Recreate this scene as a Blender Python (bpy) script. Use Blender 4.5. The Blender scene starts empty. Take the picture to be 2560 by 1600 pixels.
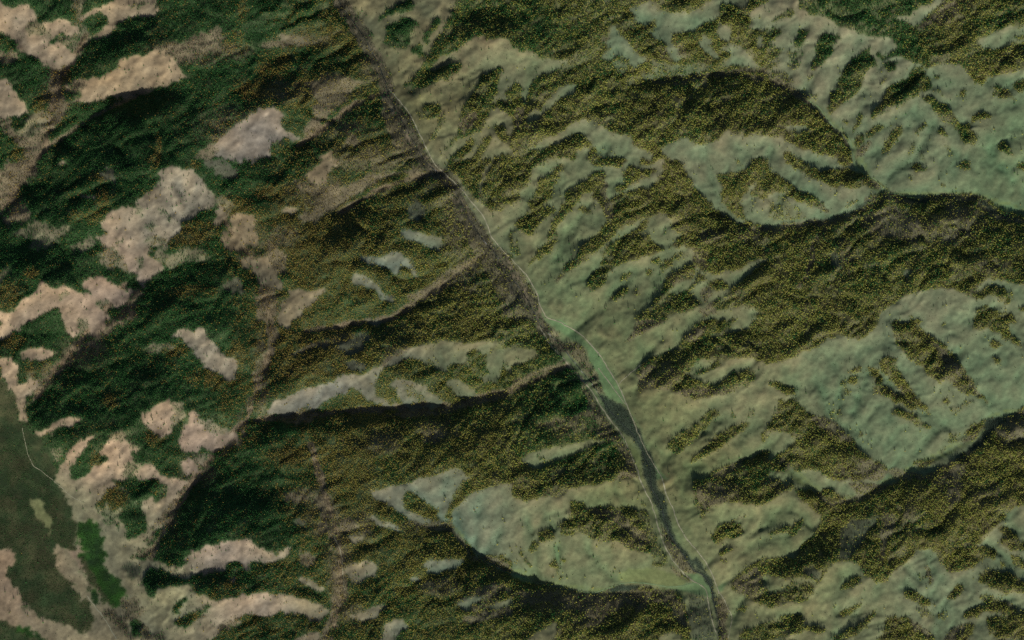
import bpy, bmesh, math, random
import numpy as np

scene = bpy.context.scene
col = scene.collection
UNIT = 2.0                      # metres per survey unit
MAPW, MAPH = 2560, 1600         # survey units in view

# ---------------------------------------------------------------- camera
cam_data = bpy.data.cameras.new('camera')
cam = bpy.data.objects.new('camera', cam_data)
col.objects.link(cam)
CAM_Z = 50000.0
cam.location = (0, 0, CAM_Z)
cam.rotation_euler = (0, 0, 0)
cam_data.sensor_width = 36
cam_data.lens = 36 * CAM_Z / (MAPW * UNIT)
cam_data.clip_start = 100
cam_data.clip_end = 120000
scene.camera = cam

# ---------------------------------------------------------------- sky, sun, exposure
SUN_EL, SUN_AZ = 34.0, 172.0    # degrees; azimuth clockwise from north (+Y)
world = bpy.data.worlds.new('World')
scene.world = world
world.use_nodes = True
wn = world.node_tree
sky = wn.nodes.new('ShaderNodeTexSky')
sky.sky_type = 'NISHITA'
sky.sun_disc = False
sky.sun_elevation = math.radians(SUN_EL)
sky.sun_rotation = math.radians(SUN_AZ)
wn.links.new(sky.outputs[0], wn.nodes['Background'].inputs[0])
wn.nodes['Background'].inputs[1].default_value = 0.05
sun_data = bpy.data.lights.new('sun', 'SUN')
sun_data.energy = 3.4
sun_data.angle = math.radians(0.5)
sun_data.color = (1.0, 0.95, 0.87)
sun = bpy.data.objects.new('sun', sun_data)
col.objects.link(sun)
sun.location = (0, -3000, 6000)
sun.rotation_euler = (math.radians(90 - SUN_EL), 0, math.radians(180 - SUN_AZ))
scene.view_settings.view_transform = 'Standard'
scene.view_settings.look = 'None'
scene.view_settings.exposure = 0.43
scene.view_settings.gamma = 1.0
scene.view_settings.use_curve_mapping = False
scene.cycles.use_denoising = False
scene.cycles.max_bounces = 3
scene.cycles.diffuse_bounces = 2

# ---------------------------------------------------------------- survey of the ground cover
# Map sheets of 640 x 400 survey units; outlines in tenths of the sheet drawing (242 x 151).
# F forest, G open grass, P open ground with scattered trees, S leafless brush, W willow carr,
# H heath shrubs, E lush wetland, B bright meadow, O olive field, N bare gravel, R dark sedge, V dark streamside brush
SHEETS = {
(0,0): ('F', """
G 0,2 8,3 14,7 20,6 27,5 31,9 32,14 36,18 40,22 47,21 55,17 62,19 68,22 75,24 82,25 78,30 74,34 68,33 60,31 52,34 46,38 55,42 62,46 70,49 75,54 70,57 62,62 55,66 49,66 44,60 36,55 26,50 20,47 16,42 13,36 8,33 3,32 0,30
P 55,35 63,34 70,38 74,44 72,50 64,46 58,40
P 26,22 34,18 40,24 48,30 44,36 34,34 26,30
G 82,36 90,32 98,27 103,22 101,15 90,14 82,17 78,22 74,24 72,18 80,14 92,10 104,4 110,0 148,0 150,6 155,8 150,13 140,16 130,15 120,15 112,18 108,24 104,30 96,34 88,37
P 125,2 134,2 138,6 130,9 124,6
F 86,17 94,15 101,14 102,19 95,24 88,26 82,30 80,33 84,25
G 64,97 72,96 84,96 92,95 102,91 109,90 112,94 120,92 130,89 140,85 148,82 158,79 166,76 174,73 174,70 170,66 171,60 165,56 160,51 150,50 145,47 139,51 130,53 120,57 112,62 104,69 96,72 88,75 78,74 70,75 62,79 62,84 70,86 78,86 76,90 68,94
G 0,74 8,76 11,80 14,86 17,90 20,95 24,100 24,104 16,108 8,111 0,112
S 47,68 60,62 58,75 60,95 66,100 60,110 48,124 40,136 36,151 22,151 20,140 6,128 0,118 0,112 10,112 14,125 30,130 44,120 52,108 50,95 46,80
P 12,126 22,120 26,108 34,107 42,105 48,108 52,111 46,116 40,122 34,128 24,130 14,130
F 11,112 18,108 25,106 24,114 20,120 12,122
P 68,0 82,0 79,10 77,20 82,28 84,40 80,48 76,52 70,40 66,34 74,30 72,15
S 145,47 160,42 175,40 190,30 205,25 215,35 210,48 195,52 185,56 172,60 165,54
S 62,78 72,76 82,78 80,84 70,86 62,90
G 202,139 215,126 228,117 242,108 242,151 215,151 205,146
S 188,142 202,136 206,144 200,151 186,151
S 0,50 10,48 18,52 14,58 4,62 0,60
"""),
(1,0): ('F', """
G 85,0 190,0 187,10 180,20 178,30 172,35 165,45 163,52 158,62 152,70 146,76 138,79 146,83 160,83 170,78 178,75 186,70 193,67 194,62 188,60 178,62 168,67 162,66 168,60 175,53 190,48 198,40 208,34 220,37 235,36 242,38 242,151 165,151 155,130 148,115 140,103 130,91 126,84 125,78 127,70 120,62 117,52 113,42 108,32 100,22 96,12 88,4
F 113,21 118,14 126,8 136,4 143,0 148,2 152,6 146,10 136,12 124,14 118,17
F 123,24 132,20 140,17 150,18 155,21 150,27 144,35 146,40 142,46 137,44 132,44 126,46 119,40 122,36 124,30
F 170,17 174,18 170,28 165,36 160,42 158,36 162,28 166,22
F 148,46 154,40 158,43 156,48 160,53 154,54 148,48
F 231,62 233,66 229,75 228,88 224,96 220,102 218,112 212,124 202,128 192,132 184,138 179,140 183,134 190,126 193,115 194,105 199,98 203,90 208,82 213,73 222,68
F 228,95 242,98 242,112 236,108 228,102 220,102
F 237,87 242,85 242,95 236,93
P 157,99 170,98 177,104 173,109 176,110 182,108 178,116 172,125 168,132 164,131 170,122 174,114 168,112 160,113 152,111 150,106 157,104
F 158,100 170,99 176,104 172,109 164,110 162,104
F 203,131 207,134 201,143 194,149 186,151 182,151 188,145 196,138
F 221,127 222,133 216,143 210,151 203,151 206,147 212,138
F 226,117 232,119 238,128 242,132 242,142 236,136 228,130 224,123
F 226,147 242,145 242,151 224,151
S 191,118 196,110 206,104 210,110 204,120 196,128
G 21,33 28,33 40,35 48,37 52,40 46,41 36,40 28,39 22,36
S 76,0 86,0 96,14 106,30 114,48 124,66 127,78 126,90 134,108 144,128 160,151 138,151 130,140 124,122 118,108 120,100 118,85 114,75 108,55 102,40 92,26 82,14
S 60,72 75,68 90,74 105,78 95,82 88,90 78,100 66,112 56,124 48,132 44,126 54,110 56,96 52,84 46,80
S 30,38 50,40 70,32 88,26 86,29 70,34 56,40 48,44 30,44 10,46 2,44 12,38
G 0,103 10,101 22,106 27,112 22,117 30,122 38,127 42,131 36,134 24,132 16,137 14,151 0,151
G 60,151 66,146 72,142 72,151
S 84,128 95,127 100,134 94,140 84,136
N 123,91 128,93 134,99 139,104 138,110 139,115 134,117 130,108 126,100
N 108,53 112,55 116,62 120,67 115,66 110,58
V 137,110 145,108 148,118 155,132 165,151 150,151 142,135 136,122
V 80,2 88,4 92,10 98,18 90,20 84,12
"""),
(2,0): ('F', """
G 0,46 10,49 20,48 28,54 36,57 46,57 54,58 48,63 42,68 34,70 26,72 20,77 17,84 16,92 12,98 7,97 9,88 10,82 4,78 0,79
G 12,118 14,110 20,106 28,103 33,97 36,90 44,84 52,80 58,78 62,80 60,86 56,90 48,92 42,95 38,101 34,106 26,112 18,115
G 18,142 22,136 30,131 40,127 50,122 56,117 62,114 70,113 78,116 86,120 94,125 104,127 112,128 114,135 120,140 128,143 134,145 132,151 112,151 104,149 96,149 82,151 80,144 76,136 70,131 66,127 60,127 54,131 48,135 42,138 36,137 32,140 26,143
G 64,139 72,139 74,145 70,151 60,151 62,144
G 140,140 150,136 158,131 166,132 172,137 182,136 192,133 197,128 203,123 210,127 220,130 232,127 242,129 242,151 234,149 226,150 220,151 150,151 142,146
G 110,9 118,5 130,1 136,6 138,10 146,12 156,12 168,11 174,9 182,3 190,0 226,0 224,6 216,8 210,5 200,4 196,8 196,16 190,20 180,22 172,30 160,32 152,33 150,40 158,48 160,56 154,59 148,52 144,40 136,38 130,32 136,25 136,17 130,22 128,28 120,22 115,19 112,14
G 94,24 100,26 104,35 112,42 117,50 122,53 127,54 124,60 118,66 112,60 106,55 100,54 92,58 86,56 84,50 92,46 88,40 92,36
G 174,40 182,33 190,38 188,45 194,50 196,56 190,56 182,50 178,46
G 198,45 206,42 215,43 222,50 230,58 234,64 224,64 214,62 204,63 202,58 208,52 200,48
G 222,12 230,8 242,0 242,26 234,28 224,26 226,18
G 196,20 206,26 208,30 204,38 198,39 194,30
G 230,36 236,33 238,45 232,48
P 130,55 138,57 150,62 160,62 176,58 190,62 184,68 170,70 156,74 140,76 122,77 122,70 132,66
P 94,58 104,55 112,62 108,70 98,70
S 150,78 165,74 180,70 195,67 210,66 225,64 242,66 242,70 225,67 210,69 195,72 180,74 165,78 155,82
S 4,100 12,104 10,115 6,122 2,115
S 84,36 92,34 90,42 84,40
"""),
(3,0): ('G', """
F 26,0 242,0 242,24 232,25 222,27 212,31 204,36 196,41 200,45 210,48 220,46 230,42 242,39 242,66 232,68 220,70 210,73 204,78 202,82 196,79 192,74 188,68 184,62 176,60 166,61 156,63 150,66 142,62 132,57 124,54 116,55 110,54 118,49 122,45 120,40 114,35 104,35 94,35 86,32 80,28 72,25 64,23 60,20 50,15 42,14 36,10 30,8
G 116,17 124,16 132,14 140,10 144,5 152,4 158,0 168,0 164,5 156,9 150,15 146,21 138,25 130,22 122,19
S 150,18 160,10 175,0 185,0 175,8 162,14 154,22 148,27 140,27
F 156,9 162,4 170,4 160,10
F 231,35 242,34 242,38 232,37
F 12,14 18,10 24,9 25,13 20,17 14,18 8,20 4,22 8,17
P 0,32 6,25 12,29 14,32 8,36 4,40 10,47 15,46 12,52 6,58 12,60 4,66 10,70 14,67 20,72 24,78 18,80 8,74 0,72
F 0,34 8,27 13,30 6,36 0,40
F 0,44 6,46 14,47 8,54 0,58
F 31,29 38,29 36,35 34,42 28,45 25,41 28,35
F 50,34 56,33 60,35 66,32 69,35 64,39 60,44 62,48 56,55 50,62 44,67 41,66 42,58 46,52 44,47 48,40
P 17,50 24,47 34,49 33,53 26,56 32,59 28,65 22,66 17,60 22,56
P 36,72 42,67 42,73 38,78 34,85 40,90 49,87 48,93 42,94 36,88
F 78,56 84,53 90,49 97,44 96,50 100,56 103,62 97,63 93,68 90,74 88,82 84,88 77,94 70,100 64,104 58,108 56,103 60,95 58,90 64,86 66,78 71,70 75,62 80,60
F 103,50 107,52 111,55 108,57 103,55
F 111,60 116,58 120,60 119,66 114,68 110,65
P 110,70 112,76 108,82 106,78
F 136,66 141,64 147,66 148,72 152,77 153,84 149,86 143,87 140,91 134,95 128,98 120,99 110,103 104,108 100,113 96,112 99,106 104,99 108,96 111,88 114,83 122,80 127,76 132,72
F 108,106 116,104 124,100 132,97 130,100 120,103 112,107 104,111
P 153,78 157,84 164,85 167,92 160,90 155,84
F 156,71 160,70 162,74 158,75
F 145,93 150,91 156,93 160,98 168,99 172,104 176,110 181,117 186,120 190,116 194,109 200,107 208,108 213,111 206,112 198,113 192,117 188,121 194,125 197,134 192,137 184,135 180,130 178,122 170,117 163,112 157,107 155,100 148,96
F 212,80 218,82 224,85 228,90 232,96 226,92 218,92 213,90 214,86
F 232,78 242,77 242,86 236,87 231,83
F 180,86 186,86 187,92 181,91
F 72,113 77,114 76,118 70,116
F 87,106 90,109 86,118 83,124 80,127 82,118
F 98,122 102,118 108,119 112,121 104,123 98,129 92,130 94,124
F 83,128 90,126 91,133 86,139 82,136
F 118,122 126,119 127,126 121,134 114,142 108,145 110,137 114,130
F 139,125 148,118 149,121 143,125 140,128
F 159,126 163,120 168,126 171,131 164,129
F 216,137 222,133 226,138 230,144 232,148 224,145 217,141
S 84,143 96,132 98,137 90,146 84,150
F 0,73 10,76 18,82 26,86 34,92 42,99 48,104 54,110 58,118 64,122 70,126 76,130 78,136 79,144 80,151 66,151 58,147 48,146 40,143 32,142 24,138 14,130 6,128 0,132
G 14,119 24,118 34,119 42,124 36,126 26,126 18,123
F 14,143 20,143 26,150 32,151 14,151
P 134,136 140,134 136,146 132,146
P 144,146 148,146 147,151 143,151
P 168,138 173,140 176,150 170,146
S 0,70 10,73 20,80 30,86 38,92 44,98 40,98 28,89 14,79 0,74
"""),
(0,1): ('F', """
G 152,9 162,9 170,7 178,8 184,12 188,18 194,24 199,30 206,33 204,40 198,46 190,48 180,53 174,58 172,66 166,71 160,76 158,82 150,84 140,82 137,88 145,93 152,98 155,102 148,107 142,112 138,118 131,117 129,110 131,106 124,104 118,98 113,90 108,83 100,78 94,76 88,73 98,71 105,72 100,66 97,63 101,57 104,51 112,48 122,46 130,44 134,38 140,32 146,26 150,18
P 138,60 146,60 148,65 140,68 134,66
P 137,73 146,71 156,72 158,80 148,81 138,80
P 128,46 134,44 136,51 130,53
P 144,90 156,82 160,90 150,95
P 150,42 158,50 166,58 160,58 150,48
P 128,92 136,92 136,102 130,102
P 110,76 118,76 114,80 108,80
P 98,78 108,84 118,97 124,106 116,104 104,98 98,90
P 200,30 212,34 222,44 216,54 208,44 200,40
G 200,50 208,46 214,54 205,66 200,60
G 216,56 224,50 236,52 242,54 242,84 234,80 230,85 224,90 218,86 210,80 208,72 214,70 222,74 220,64
G 226,98 232,94 238,92 242,94 242,108 236,104
P 220,92 232,82 236,88 228,96
P 150,95 168,86 190,82 198,88 190,96 174,98 158,100
G 38,118 46,118 56,121 64,121 72,124 76,127 84,128 90,125 80,120 78,114 86,108 94,109 102,113 108,118 112,122 120,123 127,124 122,130 116,137 110,140 106,136 100,132 94,132 92,138 98,143 104,148 108,150 104,151 62,151 60,144 56,140 48,142 42,145 34,151 0,151 0,144 12,143 20,138 26,130 32,124
P 93,132 100,135 104,140 100,148 97,142
P 55,130 64,126 66,130 58,134
N 40,134 52,135 64,134 58,138 46,138
N 76,125 90,127 84,129
P 10,74 20,66 28,60 34,58 44,62 55,64 66,63 70,68 60,72 54,78 48,84 38,84 28,82 34,76 20,74
P 68,78 84,72 90,80 80,88 70,88
G 8,18 14,14 24,14 27,17 18,19 10,19
G 52,4 62,2 60,5 54,6
G 76,32 84,34 92,35 86,38 78,34
S 0,10 8,0 36,0 36,12 28,22 18,26 12,35 4,50 0,60
S 4,56 12,48 20,44 28,50 30,58 18,60 8,64
S 132,120 124,130 116,140 108,151 130,151 128,140 136,126
R 208,120 222,108 230,118 230,126 214,126
R 192,0 210,0 225,10 228,20 218,22 206,15 198,8
R 94,12 104,6 110,14 110,22 100,18
P 0,106 8,102 12,106 8,112 0,116
P 94,86 104,94 112,100 108,106 96,98
"""),
(1,1): ('F', """
G 44,15 52,9 60,3 66,0 78,0 74,8 69,14 67,22 60,23 52,21
G 36,22 42,19 44,22 38,24
G 136,70 140,65 146,64 152,68 160,71 168,72 174,73 176,78 175,84 176,89 170,87 164,85 160,82 154,79 148,77 141,74
G 98,93 104,91 112,92 120,92 126,88 131,85 138,88 144,93 147,98 150,103 154,110 148,108 144,104 140,101 136,99 138,106 132,108 126,105 120,102 114,99 106,100 102,97
G 92,108 98,107 104,109 110,114 114,118 118,124 124,128 132,130 130,135 124,134 118,132 114,125 108,121 102,119 96,118 91,113
G 24,138 30,130 33,122 40,120 46,124 50,127 58,122 65,122 64,128 58,130 52,136 46,142 40,148 38,151 18,151 22,146
G 0,94 10,92 20,96 22,104 22,112 26,118 24,124 16,122 6,118 0,112
S 0,118 14,120 22,130 22,142 16,151 0,151
G 20,48 28,47 36,44 40,48 38,52 30,51
S 36,24 50,22 64,24 72,24 86,26 98,16 120,12 140,10 150,6 162,8 150,12 130,14 116,20 100,30 86,38 74,46 64,54 56,60 44,60 40,52 54,48 58,38 50,30 40,28
S 10,76 22,80 30,92 28,108 20,104 10,92
R 142,46 152,38 162,46 156,56 146,58
S 160,0 165,8 178,12 186,20 195,30 205,45 213,58 220,72 235,85 242,95 242,151 236,148 228,130 222,112 214,102 206,92 200,78 190,52 180,28 166,14
S 186,100 206,92 214,98 196,112 180,122 160,130 146,134 142,130 164,118
V 198,45 205,48 212,60 210,66 202,58
V 222,90 235,88 242,100 242,122 230,108
G 163,0 180,0 184,8 190,16 196,24 204,34 211,38 216,44 222,50 236,44 242,43 242,66 238,70 240,78 242,90 236,88 228,82 220,72 214,62 206,50 198,38 188,24 178,12 168,6
F 180,0 190,0 194,9 198,6 204,0 214,0 215,10 213,22 206,34 198,26 190,14
G 210,24 214,12 220,4 222,10 217,18 214,30 212,40
F 216,38 212,34 218,20 226,12 222,4 230,0 242,0 242,42 232,44 222,46
"""),
(2,1): ('G', """
F 0,0 30,0 36,2 24,5 18,8 16,18 14,24 8,30 4,42 0,40
F 25,18 34,15 40,8 49,5 50,7 46,12 42,22 38,32 34,42 28,46 36,45 41,48 34,54 26,58 22,66 20,72 12,70 6,64 4,61 10,54 18,48 16,40 22,33 24,26
F 36,66 40,56 44,48 50,38 52,30 58,25 66,21 72,17 80,11 87,10 88,18 90,24 88,32 94,38 95,50 88,54 84,45 82,40 76,36 77,30 72,29 66,32 64,38 60,44 56,48 50,54 46,60 42,64 43,72 40,80 36,88 28,93 22,94 16,100 18,95 24,87 30,80 33,72
F 62,47 66,43 70,46 76,47 77,51 68,51
F 42,112 48,104 56,96 62,90 66,82 72,76 80,70 86,62 90,57 100,64 98,72 92,78 84,82 78,88 72,94 66,98 58,103 50,108 44,115
F 94,36 102,33 112,30 120,28 132,26 136,18 142,14 145,0 156,0 164,8 166,18 174,28 184,38 194,46 204,54 210,58 222,58 235,62 242,64 242,92 230,95 216,101 208,107 202,103 196,108 188,106 178,104 172,99 170,92 172,86 164,81 154,82 148,83 156,76 160,72 152,64 150,56 146,50 136,51 128,53 118,58 108,63 100,66 92,62 95,50
F 106,22 105,12 112,6 122,9 134,8 136,11 128,16 118,20 110,24 104,32 98,30 98,25
F 96,78 106,71 116,67 124,60 130,54 131,57 124,66 116,70 128,72 136,79 144,86 134,88 122,92 108,96 98,101 91,106 91,113 82,123 76,124 70,119 74,110 82,102 86,96 84,88 90,82
F 106,107 113,106 114,109 108,112 102,116 102,110
F 110,118 108,126 102,133 96,135 94,132 100,124 105,119
P 131,95 138,91 142,94 150,91 153,96 148,102 142,107 140,101 132,98
F 131,94 138,92 138,98 133,98
F 144,96 150,91 153,96 146,103
F 126,105 131,104 134,110 128,109
F 150,108 158,104 166,100 172,98 174,104 172,110 164,114 156,117 150,122 146,128 140,128 142,120
P 115,122 120,120 122,127 116,128
F 118,150 124,144 132,138 138,130 146,126 158,128 168,122 174,116 176,108 182,108 184,112 178,116 172,120 166,126 170,130 176,134 172,142 160,144 152,146 146,151 118,151
F 186,113 192,112 200,115 204,120 198,124 188,122 184,116
F 190,134 202,130 208,122 214,116 226,108 236,98 242,94 242,151 226,148 220,138 210,138 200,141 190,144 188,138
G 210,106 218,101 228,96 234,95 228,102 218,106 212,108
G 222,140 228,138 234,146 224,150
F 70,0 105,0 104,6 96,7 88,6 80,6
F 122,0 138,0 130,4 122,5
F 194,12 200,14 206,12 214,11 222,8 228,0 242,0 242,12 236,20 226,24 222,30 218,34 216,42 220,50 221,56 214,55 206,48 200,42 198,32 200,26 196,20
F 224,34 230,24 242,16 242,36 232,35
P 212,0 219,6 216,8 210,0
S 86,18 90,20 90,32 96,40 96,54 90,56 88,44 86,30
S 178,122 186,120 190,128 184,134 178,130
S 176,140 190,134 192,146 180,148
S 0,94 6,104 14,112 22,126 26,140 30,151 0,151
V 0,98 3,104 6,112 2,116 0,112
P 0,74 6,80 8,88 4,92 0,86
P 150,94 154,90 160,86 168,86 164,92 156,96
"""),
(3,1): ('F', """
G 80,0 242,0 242,52 230,50 218,46 212,40 206,36 198,34 192,31 182,31 172,32 160,32 150,33 142,36 132,35 126,32 118,31 114,30 108,24 102,19 94,14 88,10 82,8
F 138,4 142,3 144,8 150,7 146,11 140,11
F 182,4 186,1 191,3 192,8 184,10 182,8
P 134,14 137,18 136,21 134,20
F 165,21 169,23 168,27 164,25
F 236,5 242,4 242,10 237,9
G 0,0 80,0 90,12 108,26 114,30 92,36 84,48 58,56 22,61 0,63
F 66,0 79,0 79,6 72,6 66,3
F 16,2 24,0 32,1 40,7 52,10 62,9 74,8 82,10 92,15 102,20 108,26 104,28 94,25 80,26 70,25 60,25 50,20 42,17 34,13 26,9
F 0,8 10,15 18,20 26,28 36,31 44,34 52,42 60,50 54,50 44,45 34,41 24,37 16,32 8,31 0,32
P 70,36 76,40 84,37 82,42 74,46 78,40
P 8,34 16,35 21,42 20,50 10,55 18,46 10,38
P 0,36 8,44 28,44 40,54 20,58 0,54
G 104,151 106,144 112,140 120,134 128,130 136,126 144,122 152,121 162,121 172,122 180,124 188,128 192,130 196,128 198,118 210,114 222,114 234,116 242,117 242,151
F 194,128 204,121 212,120 220,119 225,126 228,132 226,137 220,134 214,128 206,130 196,132
F 227,125 232,126 231,130 227,129
F 197,142 206,139 216,143 226,144 234,150 232,151 196,151
F 237,139 242,139 242,143 238,143
F 134,146 140,150 132,148
S 110,34 118,31 126,34 134,37 142,37 150,35 165,32 190,32 198,36 206,38 214,44 220,50 242,56 242,60 225,58 210,52 200,44 190,38 170,36 150,40 130,42 118,38 104,36 94,40 86,48 80,54 66,58 56,62 40,62 20,65 0,70 0,66 20,62 40,56 58,56 84,48 92,36
W 130,36 142,37 156,36 150,40 136,40
W 84,44 94,38 100,36 92,42 86,48
W 200,38 210,42 220,50 236,56 220,54 208,46
S 58,58 54,66 48,74 44,86 42,98 38,112 30,122 26,122 34,110 38,96 40,84 44,74 52,64
S 170,42 184,44 182,58 172,56
S 160,70 180,66 192,58 186,66 176,76 164,78
R 58,88 64,88 70,94 68,102 60,100
R 128,104 136,102 134,110 128,110
S 86,56 120,44 140,54 150,66 140,80 120,74 96,70
"""),
(0,2): ('F', """
G 0,6 6,1 30,0 26,4 18,8 12,14 6,16 0,18
G 62,2 66,0 72,0 74,8 76,14 72,19 66,14 60,8
G 80,0 100,0 98,8 92,14 88,18 84,12 82,6
G 18,34 26,28 34,26 44,27 52,31 48,34 40,36 32,39 24,37
G 20,64 28,58 32,56 36,58 39,62 38,66 32,69 28,72 22,68
G 0,36 8,36 18,42 17,50 16,58 22,66 24,74 28,80 27,86 25,94 23,98 20,92 17,84 14,76 10,64 6,56 2,48 0,44
S 46,48 54,42 62,44 52,54 40,64 38,58
G 34,106 42,104 50,102 50,98 56,93 62,91 68,94 74,93 72,99 64,100 54,101 50,106 40,110 36,110
G 50,151 58,138 62,132 66,124 70,118 76,114 84,110 92,106 94,106 86,114 82,120 78,124 74,132 68,138 64,144 68,148 70,151
P 46,122 56,118 62,124 58,132 52,134
G 96,122 102,113 110,108 118,112 124,116 128,120 132,124 128,128 122,122 126,130 124,136 120,142 118,148 112,151 72,151 84,148 92,140 98,135 104,133 98,128
P 100,108 116,104 122,112 132,122 130,128 120,114 108,114
P 118,138 128,130 134,138 128,146 118,150
G 132,95 138,88 146,80 154,77 163,72 164,78 170,78 174,82 171,88 168,96 164,102 160,108 156,111 150,108 146,104 140,102 136,97
P 164,80 172,80 176,86 168,98 164,104 162,98 166,90
G 170,116 172,108 174,100 180,96 178,90 182,87 188,88 192,92 196,94 200,98 206,100 212,102 218,106 222,110 226,113 220,116 210,119 204,123 198,124 192,120 184,126 176,126 170,122
P 186,94 194,92 204,98 214,102 214,108 204,108 192,104
P 180,126 196,126 202,130 192,140 186,138
G 170,132 178,131 184,134 186,140 188,144 184,147 176,146 170,138
G 136,138 146,136 152,144 158,151 130,151 128,145
G 162,17 170,10 176,8 184,11 192,8 198,10 197,16 202,22 206,27 212,32 220,37 226,40 224,48 222,54 220,57 214,55 206,51 198,48 190,40 186,36 180,28 178,20 170,18
P 142,22 156,20 164,24 160,30 148,30 138,28
P 72,0 82,0 86,14 84,20 76,16
S 118,0 108,8 96,18 84,28 72,34 64,42 54,52 46,62 38,72 30,82 34,72 40,60 56,44 68,32 86,20 100,6 106,0
S 242,70 232,82 228,95 234,108 226,115 212,125 198,136 188,151 180,151 196,134 214,120 226,110 228,98 226,88 236,74
H 0,52 3,58 8,62 12,74 16,86 20,96 23,102 26,100 30,106 40,112 46,120 50,132 54,142 48,151 0,151
"""),
(1,2): ('F', """
G 18,0 36,0 33,4 27,6 22,3
G 104,0 120,0 116,6 108,6
G 10,88 18,78 22,74 30,75 38,70 46,66 56,63 68,61 74,60 78,55 84,52 92,52 106,50 112,46 120,42 128,36 136,30 148,26 160,24 172,21 182,19 190,20 202,22 212,21 222,20 230,22 224,26 218,32 228,28 242,25 242,50 234,46 238,40 234,42 232,50 228,58 224,62 214,60 210,52 206,50 200,44 194,42 184,43 180,50 172,48 164,42 154,38 146,36 140,38 132,42 122,44 118,50 114,56 112,66 114,74 122,76 130,82 124,84 114,79 106,74 98,68 90,64 84,68 78,70 72,74 64,78 60,82 54,85 46,83 38,86 30,89 22,90 14,90
F 199,32 205,28 214,31 218,36 217,44 220,50 214,54 208,50 204,44 199,38
F 183,44 194,43 200,50 206,60 208,66 200,62 190,58 182,52
F 220,58 232,60 228,70 212,74 208,66 214,62
F 118,54 124,44 134,42 142,36 152,40 164,44 174,49 182,57 174,60 168,62 174,66 182,70 190,76 186,80 178,80 176,72 168,70 160,66 154,64 150,68 146,63 138,64 132,70 124,70 118,72 112,66
G 126,60 132,56 140,58 152,60 162,62 162,68 170,72 176,76 175,82 166,83 158,86 146,85 138,80 130,78 120,70 128,64
F 120,70 126,62 132,64 134,72 140,80 132,78 126,74
P 140,62 148,62 156,68 162,80 158,82 150,74 142,72
G 184,58 190,56 200,62 207,67 208,72 200,74 192,74 186,66 178,60
P 156,37 164,38 170,44 162,44
G 148,151 160,148 172,146 180,142 186,140 194,141 198,146 202,150 200,151
R 82,22 92,15 104,12 108,18 100,30 88,34 82,30
S 50,21 70,20 68,24 52,26 40,34 28,36 26,33 38,30 44,26
S 118,42 124,36 134,30 140,26 148,26 134,34 122,44
R 84,40 96,37 106,42 98,48 88,48
S 18,0 20,12 16,30 10,40 4,52 6,62 2,74 0,80 0,50 6,40 10,30 14,14 10,0
S 24,94 40,92 54,92 48,97 34,98 26,96
S 110,90 150,86 190,80 220,72 242,64 242,70 225,78 195,84 170,90 140,92
S 158,110 170,104 178,110 170,118 160,116
"""),
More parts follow.
